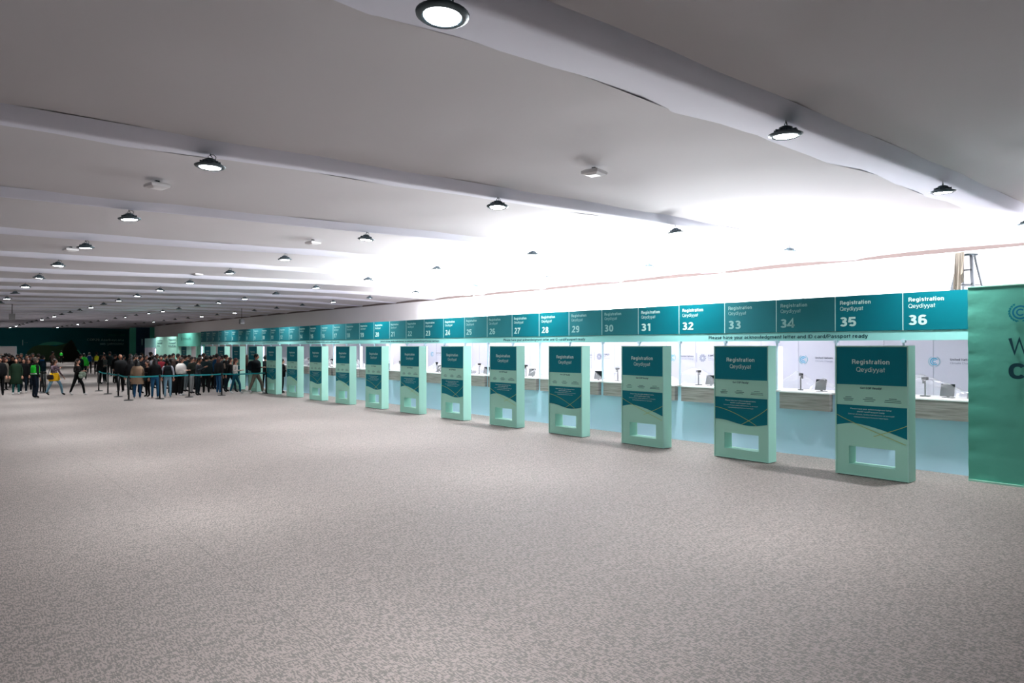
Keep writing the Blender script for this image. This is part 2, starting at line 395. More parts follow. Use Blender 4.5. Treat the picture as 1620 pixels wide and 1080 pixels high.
tag(MB().box(XL-.2, XL, Y0, YF, 0, 6.0).build('wall_left', M_white), kind='structure')
tag(MB().box(XL, XW, Y0-.2, Y0, 0, 6.0).build('wall_near', M_farteal), kind='structure')
# far wall with its printed welcome
wf = tag(MB().box(XL, 34, YF, YF+.2, 0, 6.0).build('wall_far', M_farteal), kind='structure')
def XF(px, Y=YF): k = px+105; return k*CT*Y/(F/CT-ST*k)
def ZF(px, py, Y=YF): return H+(548-py)*(ST*XF(px,Y)+CT*Y)/F
def farprint(name, pts, m, off=.03):
    poly = [(XF(a), ZF(a, c)) for a, c in pts]
    return MB().prism(poly, YF-off, YF-.002).build(name, m, wf)
farprint('hill_print', [(32,571),(38,566),(44,555),(52,548.5),(62,545),(75,546),(88,547.5),(100,544.5),(107,542),(113,536.8),(118,545),(126,560),(130,571)], M_hill, .03)
farprint('hill_print', [(98,571),(100,550),(107,542),(113,536.8),(117,543),(126,560),(130,571)], M_hill2, .04)
farprint('hill_print', [(60,546),(66,543),(75,540.8),(85,540.2),(95,541),(103,543),(98,544.5),(90,545.6),(78,546)], M_fargreen, .05)
farprint('hill_print', [(121,553),(124,553),(129,560),(127,560)], M_fargreen, .05)
farprint('line_print', [(35.4,537.5),(36.4,537.5),(36.4,546),(35.4,546)], M_txtd, .04)
tb = MB()
def ftext(t, a, b, py, cap, bold=0):
    x0, x1 = XF(a), XF(b); text(tb, t, x0, ZF((a+b)/2, py), x1-x0, cap, YF-.05, bold)
ftext('COP29 Azərbaycana', 137.7, 196, 539.2, .36, .012); ftext('xoş gəlmisiniz', 158, 196, 545.2, .34, .012)
ftext('::  :.:', 39, 43.5, 542, .3); tb.build('lettering', M_txt, wf)
tb = MB(); ftext('United Nations   |   COP29', 170, 197, 530.5, .16); tb.build('lettering', M_fargreen, wf)
# tall wings where the right wall begins
YWG = 98.0
wg = empty('wall_wing', (0, YWG, 0)); tag(wg, 'tall dark navy and green panels at the far end of the white wall', 'panel')
for a, c, m, z, nm in ((205.5,215,M_fargreen,4.62,'green_panel'),(215,237,M_navy,4.66,'navy_panel'),(237,246.5,M_fargreen,4.7,'green_panel')):
    MB().box(XF(a,YWG), XF(c,YWG), 0, .25, 0, z).build(nm, m, wg)
MB().box(XF(224,YWG), XF(225.3,YWG), -.02, .02, ZF(224,546,YWG), ZF(224,536,YWG)).build('line_print', M_txtd, wg)
# white partition at the far left
pw = empty('partition_wall', (0, 108, 0)); tag(pw, 'low white partition with a grey rim, in front of the dark far wall at the left edge', 'partition')
x1 = XF(24.5, 108)
MB().box(-6, x1, 0, .15, 0, 2.1).build('panel', M_white, pw); MB().box(-6, x1+.12, -.04, .19, 2.1, 2.25).box(x1, x1+.14, -.04, .19, 0, 2.1).build('rim', M_alu, pw)

# upper white wall carrying the floods
uw = tag(MB().box(17.5, 17.62, 8.8, 27.6, 0, 4.2).build('partition_wall', M_white), 'high plain white wall with floodlights along its top, behind the teal numbered sign', 'wall')
ordn = ['rightmost', 'second from the right', 'third from the right', 'leftmost']
for i, y in enumerate(FLOOD_Y):
    t = empty('floodlight', (17.45, y, 4.2)); tag(t, 'small pale floodlight on the high white wall, '+ordn[i], 'light', 'floodlights on the white wall')
    MB().box(-.02,.02,-.02,.02,0,.26).box(-.28,.02,-.02,.02,.22,.26).build('bracket', M_white, t)
    MB().box(-.42,-.2,-.14,.14,.2,.30).box(-.40,-.22,-.12,.12,.30,.33).build('lamp_head', M_white, t)
    for k in range(3): MB().box(-.40+.07*k,-.385+.07*k,-.12,.12,.17,.2).build('cooling_fin', M_dmetal, t)

# ------------------------------------------------------------------ the numbered sign and the counters
XH = 13.38; PW = 1.2143; YL36 = 4.846
def YL(i): return YL36+(36-i)*PW           # left divider of bay i
hs = empty('header_sign', (XH, YL(1), 0), RZ); tag(hs, 'long teal sign band numbered 1 to 36 with an aqua strip, above the registration counters', 'sign')
LEN = 36*PW
MB().box(0, LEN, .03, .33, 2.33, 3.15).build('backing', M_white, hs)
MB().box(0, LEN, 0, .03, 2.315, 2.49).build('strip', M_strip, hs)
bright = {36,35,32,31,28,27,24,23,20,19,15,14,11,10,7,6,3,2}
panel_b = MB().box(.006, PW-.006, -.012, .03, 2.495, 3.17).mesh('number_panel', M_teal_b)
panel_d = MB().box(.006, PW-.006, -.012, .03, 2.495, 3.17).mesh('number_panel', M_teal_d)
for i in range(1, 37):
    x = (i-1)*PW
    p = put('number_panel', panel_b if i in bright else panel_d, hs, (x,0,0)); p['label'] = 'sign panel numbered %d' % i
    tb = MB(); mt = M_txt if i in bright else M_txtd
    text(tb, 'Registration', .095, 3.005, .565, .074, -.016, .018)
    text(tb, 'Qeydiyyat', .095, 2.89, .43, .074, -.016)
    text(tb, str(i), .095, 2.585, (.15 if '1' not in str(i) else .14)*len(str(i)), .18, -.016, .021)
    tb.build('lettering', mt, p)
div = MB().box(-.007,.007,-.014,.0,2.49,3.17).mesh('divider', M_txt)
for i in range(36): put('divider', div, hs, (i*PW,0,0))
clip = MB().box(-.03,.03,-.02,.06,2.27,2.33).box(-.014,.014,.0,.04,1.3,2.33).mesh('post', M_postm)
for i in range(37): put('post', clip, hs, (min(i*PW, LEN-.03),0,0))
edge_glow = MB().box(-.03,.03,.05,.08,1.32,2.2).mesh('glow_strip', M_glow)  # emission put in for post edges that catch bright light, no lamp
for i in (34, 23, 21, 19, 17, 10, 1): put('glow_strip', edge_glow, hs, ((i-1)*PW-.0+.05,0,0))
EN = 'Please have your acknowledgment letter and ID card/Passport ready'
AZ = 'Zəhmət olmasa, təsdiq məktubunuzu və şəxsiyyət vəsiqənizi/pasportunuzu hazırlayın'
for k, t in enumerate([EN, EN, AZ, EN, AZ, EN]):
    yc = 7.18+k*6*PW; tb = MB(); text(tb, t, YL(1)-yc, 2.366, 3.45 if t is EN else 4.1, .072, -.004, .012, 'c'); tb.build('lettering', M_ink, hs)

# counters
front = MB().box(.0, PW, .0, .04, 0, 1.26).box(0, .03, .04, .7, 0, 1.26).box(PW-.03, PW, .04, .7, 0, 1.26).mesh('front_panel', M_blue)
seamm = MB().box(.08, .086, -.003, 0, 0, .93).box(PW-.086, PW-.08, -.003, 0, 0, .93).mesh('joint', M_postm)
top = MB().box(0, PW, -.04, .75, 1.26, 1.295).mesh('worktop', M_white)
wood = MB().box(.09, PW-.09, -.12, -.0, .93, 1.262).mesh('wood_panel', M_wood)
shelf = MB().box(.09, PW-.09, -.125, -.03, 1.262, 1.285).mesh('shelf_edge', M_white)
for i in range(1, 37):
    c = empty('registration_counter', (XH+.06, YL(i), 0), RZ)
    tag(c, 'pale blue counter with a grey wood-look panel under sign number %s' % word(i), 'counter', 'registration counters')
    put('front_panel', front, c); put('worktop', top, c); put('wood_panel', wood, c); put('shelf_edge', shelf, c)
# equipment under polythene
def sheet(seed, peaks):
    r = random.Random(seed); nx, ny = 34, 16; vs = []
    ph = [r.random()*6 for _ in range(6)]
    for a in range(nx):
        for bb in range(ny):
            x = .02+(PW-.04)*a/(nx-1); y = -.1+.62*bb/(ny-1); z = .012
            for (px_, py_, pz_, sl) in peaks:
                d = math.hypot((x-px_), (y-py_)*.8); z = max(z, pz_-d*sl)
            z += .018*math.sin(17*x+9*y+ph[0])*math.sin(23*y-7*x+ph[1])+.012*abs(math.sin(31*x-19*y+ph[2]))*(z > .05)
            e = min(1, bb/2.0); z = .006+(z-.006)*e if e < 1 else z
            vs.append((x, y, max(z, .004)))
    fs = [(i*ny+j, (i+1)*ny+j, (i+1)*ny+j+1, i*ny+j+1) for i in range(nx-1) for j in range(ny-1)]
    return MB().add(vs, fs, 0, False).mesh('plastic_cover', mpz)
sheets = [sheet(1, [(.28,.25,.40,.75),(.85,.2,.27,.8)]), sheet(2, [(.2,.3,.36,.9),(.5,.25,.34,1.1),(.78,.15,.24,.9)]), sheet(3, [(.15,.3,.4,.45),(.62,.15,.26,.6),(1.0,.3,.16,.5)])]
scr = MB(); Mt = Matrix.Rotation(-.25, 4, 'X')
scr.box(-.11,.11,-.012,.012,.03,.25, 0, Mt).box(-.1,.1,-.014,-.012,.04,.24, 1, Mt)
scr_me = scr.mesh('screen', [M_black, mat('screen_glass', (14,30,36), .3, spec=.3)])
scr_st = MB().box(-.08,.08,.0,.14,0,.012).box(-.02,.02,.05,.07,.01,.14).mesh('stand', M_black)
arm_me = MB().box(-.07,.07,-.05,.05,0,.02).tube([(0,0,.02),(0,0,.24),(.01,-.02,.32)], .014, 8).mesh('stem', M_black)
armh_me = MB().box(-.045,.045,-.05,.03,.30,.35).box(-.03,.02,-.05,-.02,.24,.30).mesh('camera_head', M_black)
ptr_me = MB().box(-.13,.13,-.1,.1,0,.10).box(-.10,.10,-.1,-.06,.1,.13).mesh('body', mat('grey_device', (96,98,106), .5))
def prop(name, parts, loc, rz, lab, cat, grp):
    o = empty(name, loc, rz); tag(o, lab, cat, grp)
    for nme, me in parts: put(nme, me, o)
    return o
for i in range(8, 37):
    y = YL(i); z = 1.295; v = (36-i) % 3
    x0 = XH+.06
    so = put('plastic_cover', sheets[(2, 1, 0, 1)[i % 4] if i != 36 else 2], None, (x0, y, z), RZ)
    tag(so, 'clear crumpled plastic sheet over the devices on the number %s counter' % word(i), 'plastic sheet', 'plastic sheets on the counters')
    sx = (.66, .85, .8, .62)[i % 4] if i != 36 else .62
    prop('tablet_screen', [('screen', scr_me), ('stand', scr_st)], (x0+.16, y-sx, z), RZ+(.25 if i % 2 else -.1), 'small dark tilted screen under plastic on the number %s counter' % word(i), 'screen', 'screens on the counters')
    if i >= 14:
        prop('document_camera', [('stem', arm_me), ('camera_head', armh_me)], (x0+.28, y-(.24+.05*v), z), RZ+v, 'black desk camera on a stem under plastic on the number %s counter' % word(i), 'camera', 'desk cameras on the counters')
    if i in (36, 32, 26, 24):
        prop('label_printer', [('body', ptr_me)], (x0+.35, y-1.02, z), RZ+.2, 'grey low device under plastic at the right end of the number %s counter' % word(i), 'printer', 'grey devices on the counters')

# booth back wall with logos
XB = 16.4
bw = empty('booth_wall', (XB, YL(1), 0), RZ); tag(bw, 'pale lavender wall with repeated United Nations logos behind the registration counters', 'wall')
MB().box(0, LEN+4, 0, .1, 0, 2.95).build('panel', M_booth, bw)
seam_me = MB().box(-.004,.004,-.006,0,0,2.95).mesh('panel_joint', mat('joint_grey', (180,180,196), .7))
for k in range(46): put('panel_joint', seam_me, bw, (k*1.0,0,0))
def arc(mb, cx, cz, r, w, a0, a1, y, m=0, n=26, z0=None):
    vs = []
    for k in range(n+1):
        a = a0+(a1-a0)*k/n
        vs += [(cx+(r-w/2)*math.cos(a), y, cz+(r-w/2)*math.sin(a)), (cx+(r+w/2)*math.cos(a), y, cz+(r+w/2)*math.sin(a))]
    mb.add(vs, [(2*k, 2*k+1, 2*k+3, 2*k+2) for k in range(n)], m)
def unlogo(mb, cx, cz, R, y, m1=0, m2=1):
    arc(mb, cx, cz, R*.30, R*.14, .7, 2*PI-.7, y, m1); arc(mb, cx, cz, R*.62, R*.17, .55, 2*PI-.75, y, m1)
    for sgn in (1, -1):
        a0_, a1_ = (-PI/2+.16, .55) if sgn > 0 else (-PI/2-.16, -PI-.55)
        arc(mb, cx, cz, R*.90, R*.09, a0_, a1_, y+.001, m2)
        for k in range(9):                 # laurel leaves
            a = -PI/2+sgn*(.25+k*.27); a2 = a+sgn*.20; r0, r1 = R*.82, R*1.06
            mb.add([(cx+r0*math.cos(a), y, cz+r0*math.sin(a)), (cx+r1*math.cos(a+sgn*.05), y, cz+r1*math.sin(a+sgn*.05)), (cx+R*1.0*math.cos(a2+sgn*.08), y, cz+R*1.0*math.sin(a2+sgn*.08)), (cx+R*.86*math.cos(a2), y, cz+R*.86*math.sin(a2))], [(0,1,2,3)], m2)
def yon(px, X): k = px+105; return (F/CT/k-ST)/CT*X      # world Y of a photo column on the plane X
tb = MB(); R = .115
unlogo(tb, 0, 1.88, R, -.008)
text(tb, 'United Nations', .30, 1.905, .42, .045, -.008, .015, m=2); text(tb, 'Climate Change', .30, 1.83, .42, .042, -.008, 0, m=3)
tb.box(.82,.826,-.008,-.006,1.76,2.02, 2)
for k in range(10):
    a = 2*PI*k/10; tb.box(-.03,.03,-.008,-.006,-.012,.012, 3, Matrix.Translation((1.02+.085*math.cos(a),0,1.88+.085*math.sin(a))) @ Matrix.Rotation(-a+.8, 4, 'Y'))
    tb.box(-.02,.02,-.008,-.006,-.008,.008, 3, Matrix.Translation((1.02+.05*math.cos(a),0,1.88+.05*math.sin(a))) @ Matrix.Rotation(-a-.8, 4, 'Y'))
text(tb, 'COP29', 1.2, 1.925, .26, .05, -.008, .02, m=2); text(tb, 'Baku', 1.2, 1.87, .14, .03, -.008, m=3); text(tb, 'Azerbaijan', 1.2, 1.82, .3, .03, -.008, m=3)
logo_me = tb.mesh('logo', [M_logo, M_logo2, M_ink2, mat('faint_grey', (150,156,176), .7)])
for px in (1478, 1271, 1064, 912, 790, 684, 590, 521):
    put('logo', logo_me, bw, (YL(1)-yon(px, XB), 0, 0))
for n_, (i, z1) in enumerate(((33,2.2),(26,2.9),(22,2.9),(18,2.9),(13,2.9))):     # cross partitions in the booths
    if i == 33: continue
    t = tag(MB().box(15.3, XB, YL(i)-.03, YL(i)+.03, 0, z1).build('cross_partition', M_white), 'short white cross partition behind the counters beside number %s' % word(i), 'partition', 'cross partitions in the booths')
dr = empty('service_door', (XB-.03, yon(848, XB), 0), RZ); tag(dr, 'open white door frame in the booth wall behind counter number 28', 'door')
MB().box(0,.06,-.05,.02,0,2.25).box(.95,1.01,-.05,.02,0,2.25).box(0,1.01,-.05,.02,2.19,2.25).build('frame', M_white, dr)
MB().box(.06,.95,-.02,.01,0,2.19).build('panel', mat('door_grey', (196,196,208), .6), dr)
dn = tag(MB().box(-.14,.14,-.01,.0,0,.32).build('door_notice', M_teal), 'small teal notice beside the white service door, behind counter number 28', 'notice')
dn.location = (XB-.03, yon(868, XB), 1.55); dn.rotation_euler = (0,0,RZ)

# big mint fabric wall at the right edge
gw = empty('banner_wall', (12.98, 3.72, 0), RZ); tag(gw, 'tall green fabric wall with a large printed welcome at the right edge', 'banner')
vs = []; nx, nz = 60, 24
for a in range(nx+1):
    for c in range(nz+1):
        x = 8.5*a/nx; z = .02+3.15*c/nz
        edge = math.exp(-x*5)
        vs.append((x, .012*math.sin(c*2.1+a*.3)*edge+.004*math.sin(x*2+z), z))
fs = [(i*(nz+1)+j, (i+1)*(nz+1)+j, (i+1)*(nz+1)+j+1, i*(nz+1)+j+1) for i in range(nx) for j in range(nz)]
MB().add(vs, fs, 0, True).build('fabric', M_mintf, gw)
MB().box(0,8.5,.03,.28,0,3.17).build('frame', M_mint, gw)
MB().box(0,8.5,-.02,.03,0,.03).box(0,8.5,-.012,.03,3.165,3.185).build('edge_rail', M_mint, gw)
tb = MB(); unlogo(tb, .72, 2.735, .155, -.03); tb.build('logo', [mat('logo_on_mint', (0,120,150), .6), mat('laurel_on_mint', (0,130,140), .6)], gw)
tb = MB(); text(tb, 'Welcome to', .56, 2.09, 1.75, .24, -.03, .014); text(tb, 'COP29', .56, 1.69, 1.16, .25, -.03, .025); tb.build('lettering', M_ink, gw)

# mint boards beyond the last counter
b3 = empty('overhead_board', (XH, yon(281.5,XH), 0), RZ); tag(b3, 'green overhead board with small logo print, left of sign number 1', 'sign')
w3 = yon(281.5,XH)-YL(1)-.05
MB().box(0,w3,0,.3,2.22,3.13).build('board', M_mintf, b3); tb = MB(); unlogo(tb, 1.0, 2.75, .14, -.02); text(tb,'United Nations | COP29',1.3,2.7,1.9,.12,-.02); tb.build('lettering', [M_ink]*2, b3)
MB().box(0,.1,0,.3,0,2.22).box(w3-.12,w3,0,.3,0,2.22).box(w3-1.1,w3-.9,0,.25,0,2.22).build('post', M_mint, b3)
b2 = empty('text_board', (XH, yon(246.7,XH), 0), RZ); tag(b2, 'tall mint board with dark text columns, beyond the overhead board', 'board')
w2 = yon(246.7,XH)-yon(279.5,XH)
MB().box(0,w2,0,.3,0,2.93).build('board', M_mint, b2); tb = MB()
for t, x, z in (('Accreditation',.5,2.62),('Akkreditasiya',.5,2.42),('Info',.5,2.2)): text(tb, t, x, z, 1.5 if t != 'Info' else .8, .11, -.02, .02)
for t, x, z in (('Registration',w2-.2,2.65),('Qeydiyyat',w2-.2,2.42),('Info',w2-.2,2.2)): text(tb, t, x, z, 1.9, .11, -.02, .02, 'r')
tb.build('lettering', M_ink, b2)
b1 = empty('entrance_board', (XH+.05, yon(228,XH), 0), RZ); tag(b1, 'aqua topped white booth front at the far end of the counter row', 'booth')
w1 = yon(228,XH)-yon(246.7,XH)-.02
MB().box(0,w1,0,.3,2.12,2.87).build('board', M_strip, b1); MB().box(0,w1,0,.25,0,2.12).build('wall_panel', M_booth, b1)
MB().box(w1-.35,w1-.2,-.03,0,.2,2.0).build('glow_strip', M_glow, b1)

# ------------------------------------------------------------------ totems
TW, TT, THt = 1.171, .283, 2.215
hx0, hx1, hz0, hz1 = .226, .962, .195, .505
def totem(kind):
    root = empty('registration_totem', (0,0,0), RZ)
    # body with the rectangular opening
    bx = [0, hx0, hx1, TW]; bz = [0.012, hz0, hz1, THt]; mb = MB()
    for yy, fl in ((.012, 0), (TT, 1)):
        vs = [(x, yy, z) for z in bz for x in bx]; fs = []
        for r in range(3):
            for c in range(3):
                if r == 1 and c == 1: continue
                q = (r*4+c, r*4+c+1, r*4+c+5, r*4+c+4); fs.append(q if not fl else q[::-1])
        mb.add(vs, fs, 0)
    def wallq(p, q, m): mb.add([(p[0],.012,p[1]),(q[0],.012,q[1]),(q[0],TT,q[1]),(p[0],TT,p[1])], [(0,1,2,3)], m)
    for p, q, m in (((0,.012),(TW,.012),0),((TW,.012),(TW,THt),1),((TW,THt),(0,THt),1),((0,THt),(0,.012),1),((hx0,hz0),(hx0,hz1),1),((hx0,hz1),(hx1,hz1),1),((hx1,hz1),(hx1,hz0),1),((hx1,hz0),(hx0,hz0),1)): wallq(q, p, m)
    body = mb.build('body', [M_mint, M_minte], root)
    t = .022
    MB().box(0,t,0,.014,.012,THt).box(TW-t,TW,0,.014,.012,THt).box(t,TW-t,0,.014,THt-t,THt).box(t,TW-t,0,.014,.012,.012+t*.8).build('frame', M_minte, root)
    MB().box(.03,TW-.03,.03,TT-.03,0,.012).build('base', M_black, root)
    # printed panels, top: dark title field
    x0, x1 = t+.003, TW-t-.003; y0, y1 = .006, .012
    MB().box(x0,x1,y0,y1,1.555,THt-t-.003).build('title_field', M_teal, root)
    n = 24
    def curve(u):
        if kind == 0: return .80+.105*math.sin(PI*(u*.62+.18))*1.0-.105*math.sin(PI*.18)+.0-.26*max(0,u-.25)**1.6
        return .745-.055*math.sin(2*PI*(u*.80-.22))-.055*math.sin(2*PI*.22)*0+.0
    if kind == 1: pts = [(x0+(x1-x0)*k/n, .72+.045*math.cos(2*PI*(k/n*.82-.05))) for k in range(n+1)]
    else: pts = [(x0+(x1-x0)*k/n, .872+.05*math.sin(min(1,k/n/.28)*PI/2)-.05-.205*max(0,(k/n-.22)/.78)**1.55+.03) for k in range(n+1)]
    mb = MB(); vs = []
    for x, z in pts: vs += [(x,y0,z),(x,y0,1.205)]
    mb.add(vs, [(2*k,2*k+2,2*k+3,2*k+1) for k in range(n)])
    mb.build('message_field', M_teal, root)
    ln = MB()
    def line(p, w=.0045):
        for (xa,za),(xb,zb) in zip(p[:-1], p[1:]):
            d = math.hypot(xb-xa, zb-za); nx_, nz_ = -(zb-za)/d*w, (xb-xa)/d*w
            ln.add([(xa-nx_,.004,za-nz_),(xb-nx_,.004,zb-nz_),(xb+nx_,.004,zb+nz_),(xa+nx_,.004,za+nz_)], [(0,1,2,3)])
    if kind == 1:
        line([(x0+(x1-x0)*u/14*.80, 1.0-.31*(u/14)**1.55) for u in range(15)]); line([(x1-(x1-x0)*u/14*.48, 1.03-.34*(u/14)**.85) for u in range(15)])
    else:
        line([(x0+(x1-x0)*u/14*.98, 1.03-.42*(u/14)**.9) for u in range(15)]); line([(x1-(x1-x0)*u/14*.46, .92-.22*(u/14)**.9) for u in range(15)])
    ln.build('accent_line', M_yel, root)
    c = TW/2; tb = MB()
    text(tb, 'Registration', c, 1.905, .60, .078, .003, .016, 'c'); text(tb, 'Qeydiyyat', c, 1.775, .46, .078, .003, 0, 'c')
    text(tb, 'Please have your acknowledgment letter', c, 1.135, .66, .022, .003, .01, 'c'); text(tb, 'and ID card/Passport ready', c, 1.09, .44, .022, .003, .01, 'c')
    text(tb, 'Zəhmət olmasa, təsdiq məktubunuzu və şəxsiyyət', c, 1.045, .74, .02, .003, 0, 'c'); text(tb, 'vəsiqənizi/pasportunuzu hazırlayın', c, 1.0, .55, .02, .003, 0, 'c')
    tb.build('lettering', M_txt, root)
    tb = MB(); text(tb, 'Get COP Ready!', c, 1.485, .34, .034, .008, .015, 'c')
    for k, (xc, ws) in enumerate(((.22,(.10,.17,.14)),(.56,(.12,.20,.15)),(.93,(.12,.24,.26)))):      # captions, too small to read in the photo
        for j, w in enumerate(ws): tb.box(xc-w/2, xc+w/2, .009, .011, 1.335-.028*j, 1.343-.028*j)
    tb.build('lettering', M_ink, root)
    return root
protos = [totem(0), totem(1)]
used = [False, False]
Tn = [35-2*n for n in range(16)]+[1,-1]
for n in range(18):
    num = 35-2*n
    if num == 3: continue
    k = 0 if num in (35,31,27,23,19,15,11,7,-1) else 1
    o = protos[k] if not used[k] else copy_tree(protos[k]); used[k] = True
    o.location = (11.96, 5.427+2.416*n, 0)
    if num >= 1: lab = 'mint %s totem with a letterbox opening, in front of counter %s' % (('hill-curve' if k == 0 else 'wave-curve'), word(num))
    else: lab = 'mint hill-curve totem at the far end of the row, left of the counters'
    tag(o, lab, 'totem', 'registration totems')

# ------------------------------------------------------------------ step ladder behind the sign
ld = empty('step_ladder', (17.6, 5.05, 0), RZ-.35); tag(ld, 'aluminium step ladder with a dust sheet, rising behind sign number 36', 'ladder')
LX, LZ = .75, 4.22
def rail(x0, x1, y0, y1, nm, w=.035):
    MB().rings([[(x0-w,y0-.015,0),(x0+w,y0-.015,0),(x0+w,y0+.015,0),(x0-w,y0+.015,0)],[(x1-w,y1-.015,LZ),(x1+w,y1-.015,LZ),(x1+w,y1+.015,LZ),(x1-w,y1+.015,LZ)]], 0, False).build(nm, mat('ladder_metal', (128,134,140), .5, .6), ld)
rail(-LX,-.13,-.7,-.05,'rail'); rail(LX,.13,-.7,-.05,'rail'); rail(-LX+.1,-.13,.75,.05,'rail',.02); rail(LX-.1,.13,.75,.05,'rail',.02)
for k in range(1, 13):
    f = k/13; w = LX+(.13-LX)*f; y = -.7+.65*f; MB().box(-w,w,y-.04,y+.04,f*LZ-.015,f*LZ+.015).build('step', mat('ladder_metal', (128,134,140), .5, .6), ld)
for k in (4, 8, 11):
    f = k/13; w = LX-.1+(.13-LX+.1)*f; y = .75-.7*f; MB().box(-w,w,y-.012,y+.012,f*LZ-.012,f*LZ+.012).build('brace', mat('ladder_metal', (128,134,140), .5, .6), ld)
MB().box(-.16,.16,-.12,.12,LZ,LZ+.04).build('top_cap', M_dmetal, ld)
ds = MB(); vs = []; rn = random.Random(3); nr = 20
for a in range(nr+1):
    for c in range(9):
        t = c/8; ang = PI*a/nr
        vs.append((-.16+.22*a/nr+.03*math.sin(a*1.9)*t, -.16-.05*t-.03*math.cos(a*1.3)*t, LZ+.08-1.05*t*(.6+.4*math.sin(ang+.4))))
ds.add(vs, [(i*9+j, (i+1)*9+j, (i+1)*9+j+1, i*9+j+1) for i in range(nr) for j in range(8)], 0, True)
dso = ds.build('dust_sheet', mat('dust_cloth', (190,180,164), .9)); dso.location = (17.6, 5.05, 0); dso.rotation_euler = (0,0,RZ-.35)
tag(dso, 'cream dust sheet hanging over the top of the step ladder', 'cloth')

# ------------------------------------------------------------------ ceiling lamps
R1 = .19
disc = MB().lathe([(.001,-.006),(.09,-.008),(.13,-.004),(.135,.004)], 16, 0).mesh('diffuser', M_diff)
disc_off = MB().lathe([(.001,-.006),(.09,-.008),(.13,-.004),(.135,.004)], 16, 0).mesh('diffuser', M_off)
ring = MB().lathe([(.137,.002),(.15,-.012),(R1,.008),(R1+.003,.02),(R1-.02,.03),(.12,.045),(.08,.065),(.075,.10),(.04,.115),(.001,.116)], 24, 0).mesh('housing', M_dmetal)
hook = MB().tube([(0,0,.112),(.03,0,.13),(0,0,.16)], .006, 6).tube([(0,0,.112),(-.03,0,.13),(0,0,.16)], .006, 6).tube([(0,0,.155),(0,0,.18)], .005, 6).mesh('hook', M_dmetal)
cable = MB().tube([(0,0,.165),(.05,0,.175),(.085,0,.15),(.075,0,.12),(.06,0,.06)], .005, 5).mesh('cable', M_black)
fins = MB()
for k in range(12): fins.box(.05,.13,-.003,.003,.035,.075, 0, Matrix.Rotation(2*PI*k/12, 4, 'Z'))
fins = fins.mesh('heat_sink', M_dmetal)
lamp_light = bpy.data.lights.new('lamp_light', 'AREA'); lamp_light.shape = 'DISK'; lamp_light.size = .26; lamp_light.energy = LAMP_W
lamp_light.color = (.93, .97, 1); lamp_light.spread = math.radians(108)
rows = [(2.57*KS,'first'),(7.1*KS,'second'),(11.94*KS,'third'),(16.72*KS,'fourth')]
off_b = {9: None, 12: (1,3), 13: (0,1,2), 15: (0,2,3), 18: (1,2,3), 19: (0,1,2,3), 21: (0,3)}
ords = ['nearest','second','third','fourth','fifth','sixth','seventh','eighth','ninth','tenth','eleventh','twelfth','thirteenth','fourteenth','fifteenth','sixteenth','seventeenth','eighteenth','nineteenth','twentieth','twenty-first','twenty-second','twenty-third','twenty-fourth','twenty-fifth','twenty-sixth','twenty-seventh','twenty-eighth','twenty-ninth']
for r, (x, rn_) in enumerate(rows):
    for i in range(len(BY)-3):
        y = BY[i+3]
        if y > YF-3 or (r == 3 and y > 92): continue
        o = empty('highbay_lamp', (x, y, ceil_z(x)-.18))
        isoff = (i in off_b and (off_b[i] is None or r in off_b[i])) or (y > 76 and (i+r) % 3 == 0)
        o.rotation_euler = ((.06 if i else .03)*math.sin(i*3+r), .07*math.cos(i*5+r*2), 0)
        tag(o, '%s round ceiling lamp, %s beam from the camera, %s row from the left' % ('unlit' if isoff else 'lit', ords[i], rn_), 'lamp', 'round lamps under the ceiling beams')
        put('diffuser', disc_off if isoff else disc, o); put('housing', ring, o); put('hook', hook, o)
        if not isoff:
            ld_ = lamp_light
            lo = put('lamp_light', ld_, o, (0, 0, -.02))
        if i < 7: put('cable', cable, o, None, i*.0+.3); put('heat_sink', fins, o)
# square white ceiling units
sq = MB().rings([[(s*a,s*c,z) for a,c in ((-1,-1),(1,-1),(1,1),(-1,1))] for s,z in ((.08,-.045),(.15,-.02),(.155,.02),(.11,.05))], 0, False).mesh('body', mat('off_white_plastic', (226,226,228), .5))
st = MB().box(-.03,.03,-.03,.03,.05,.09).mesh('mount', M_black)
for x, y, lab in ((7.6,7.05,'white square ceiling unit, largest and nearest, between the first two beams'),(2.65,11.7,'white square ceiling unit between the second and third beams, at the left'),(7.3,16.4,'white square ceiling unit between the third and fourth beams'),(2.7,20.9,'white square ceiling unit at the left, between the fourth and fifth beams'),(7.3,26.3,'white square ceiling unit farthest along the middle of the ceiling')):
    x *= KS; y *= KS
    o = empty('ceiling_unit', (x, y, ceil_z(x)+.15), .2); tag(o, lab, 'detector'); put('body', sq, o); put('mount', st, o)
# box hung on a rod near the far boards
for x, y, lab in ((17.4, 51.5, 'grey box on a thin rod from the ceiling, above the far sign panels'), (3.7, 52.3, 'grey box on a thin rod from the ceiling, at the far left')):
    o = empty('hanging_box', (x, y, 4.05)); tag(o, lab, 'projector')
    MB().box(-.15,.15,-.18,.18,-.18,.18).box(-.05,.05,-.21,-.18,-.05,.05).build('body', mat('grey_case', (150,150,152), .6), o); MB().tube([(0,0,.17),(0,0,ceil_z(x)-3.95)], .02, 8).build('rod', M_black, o)

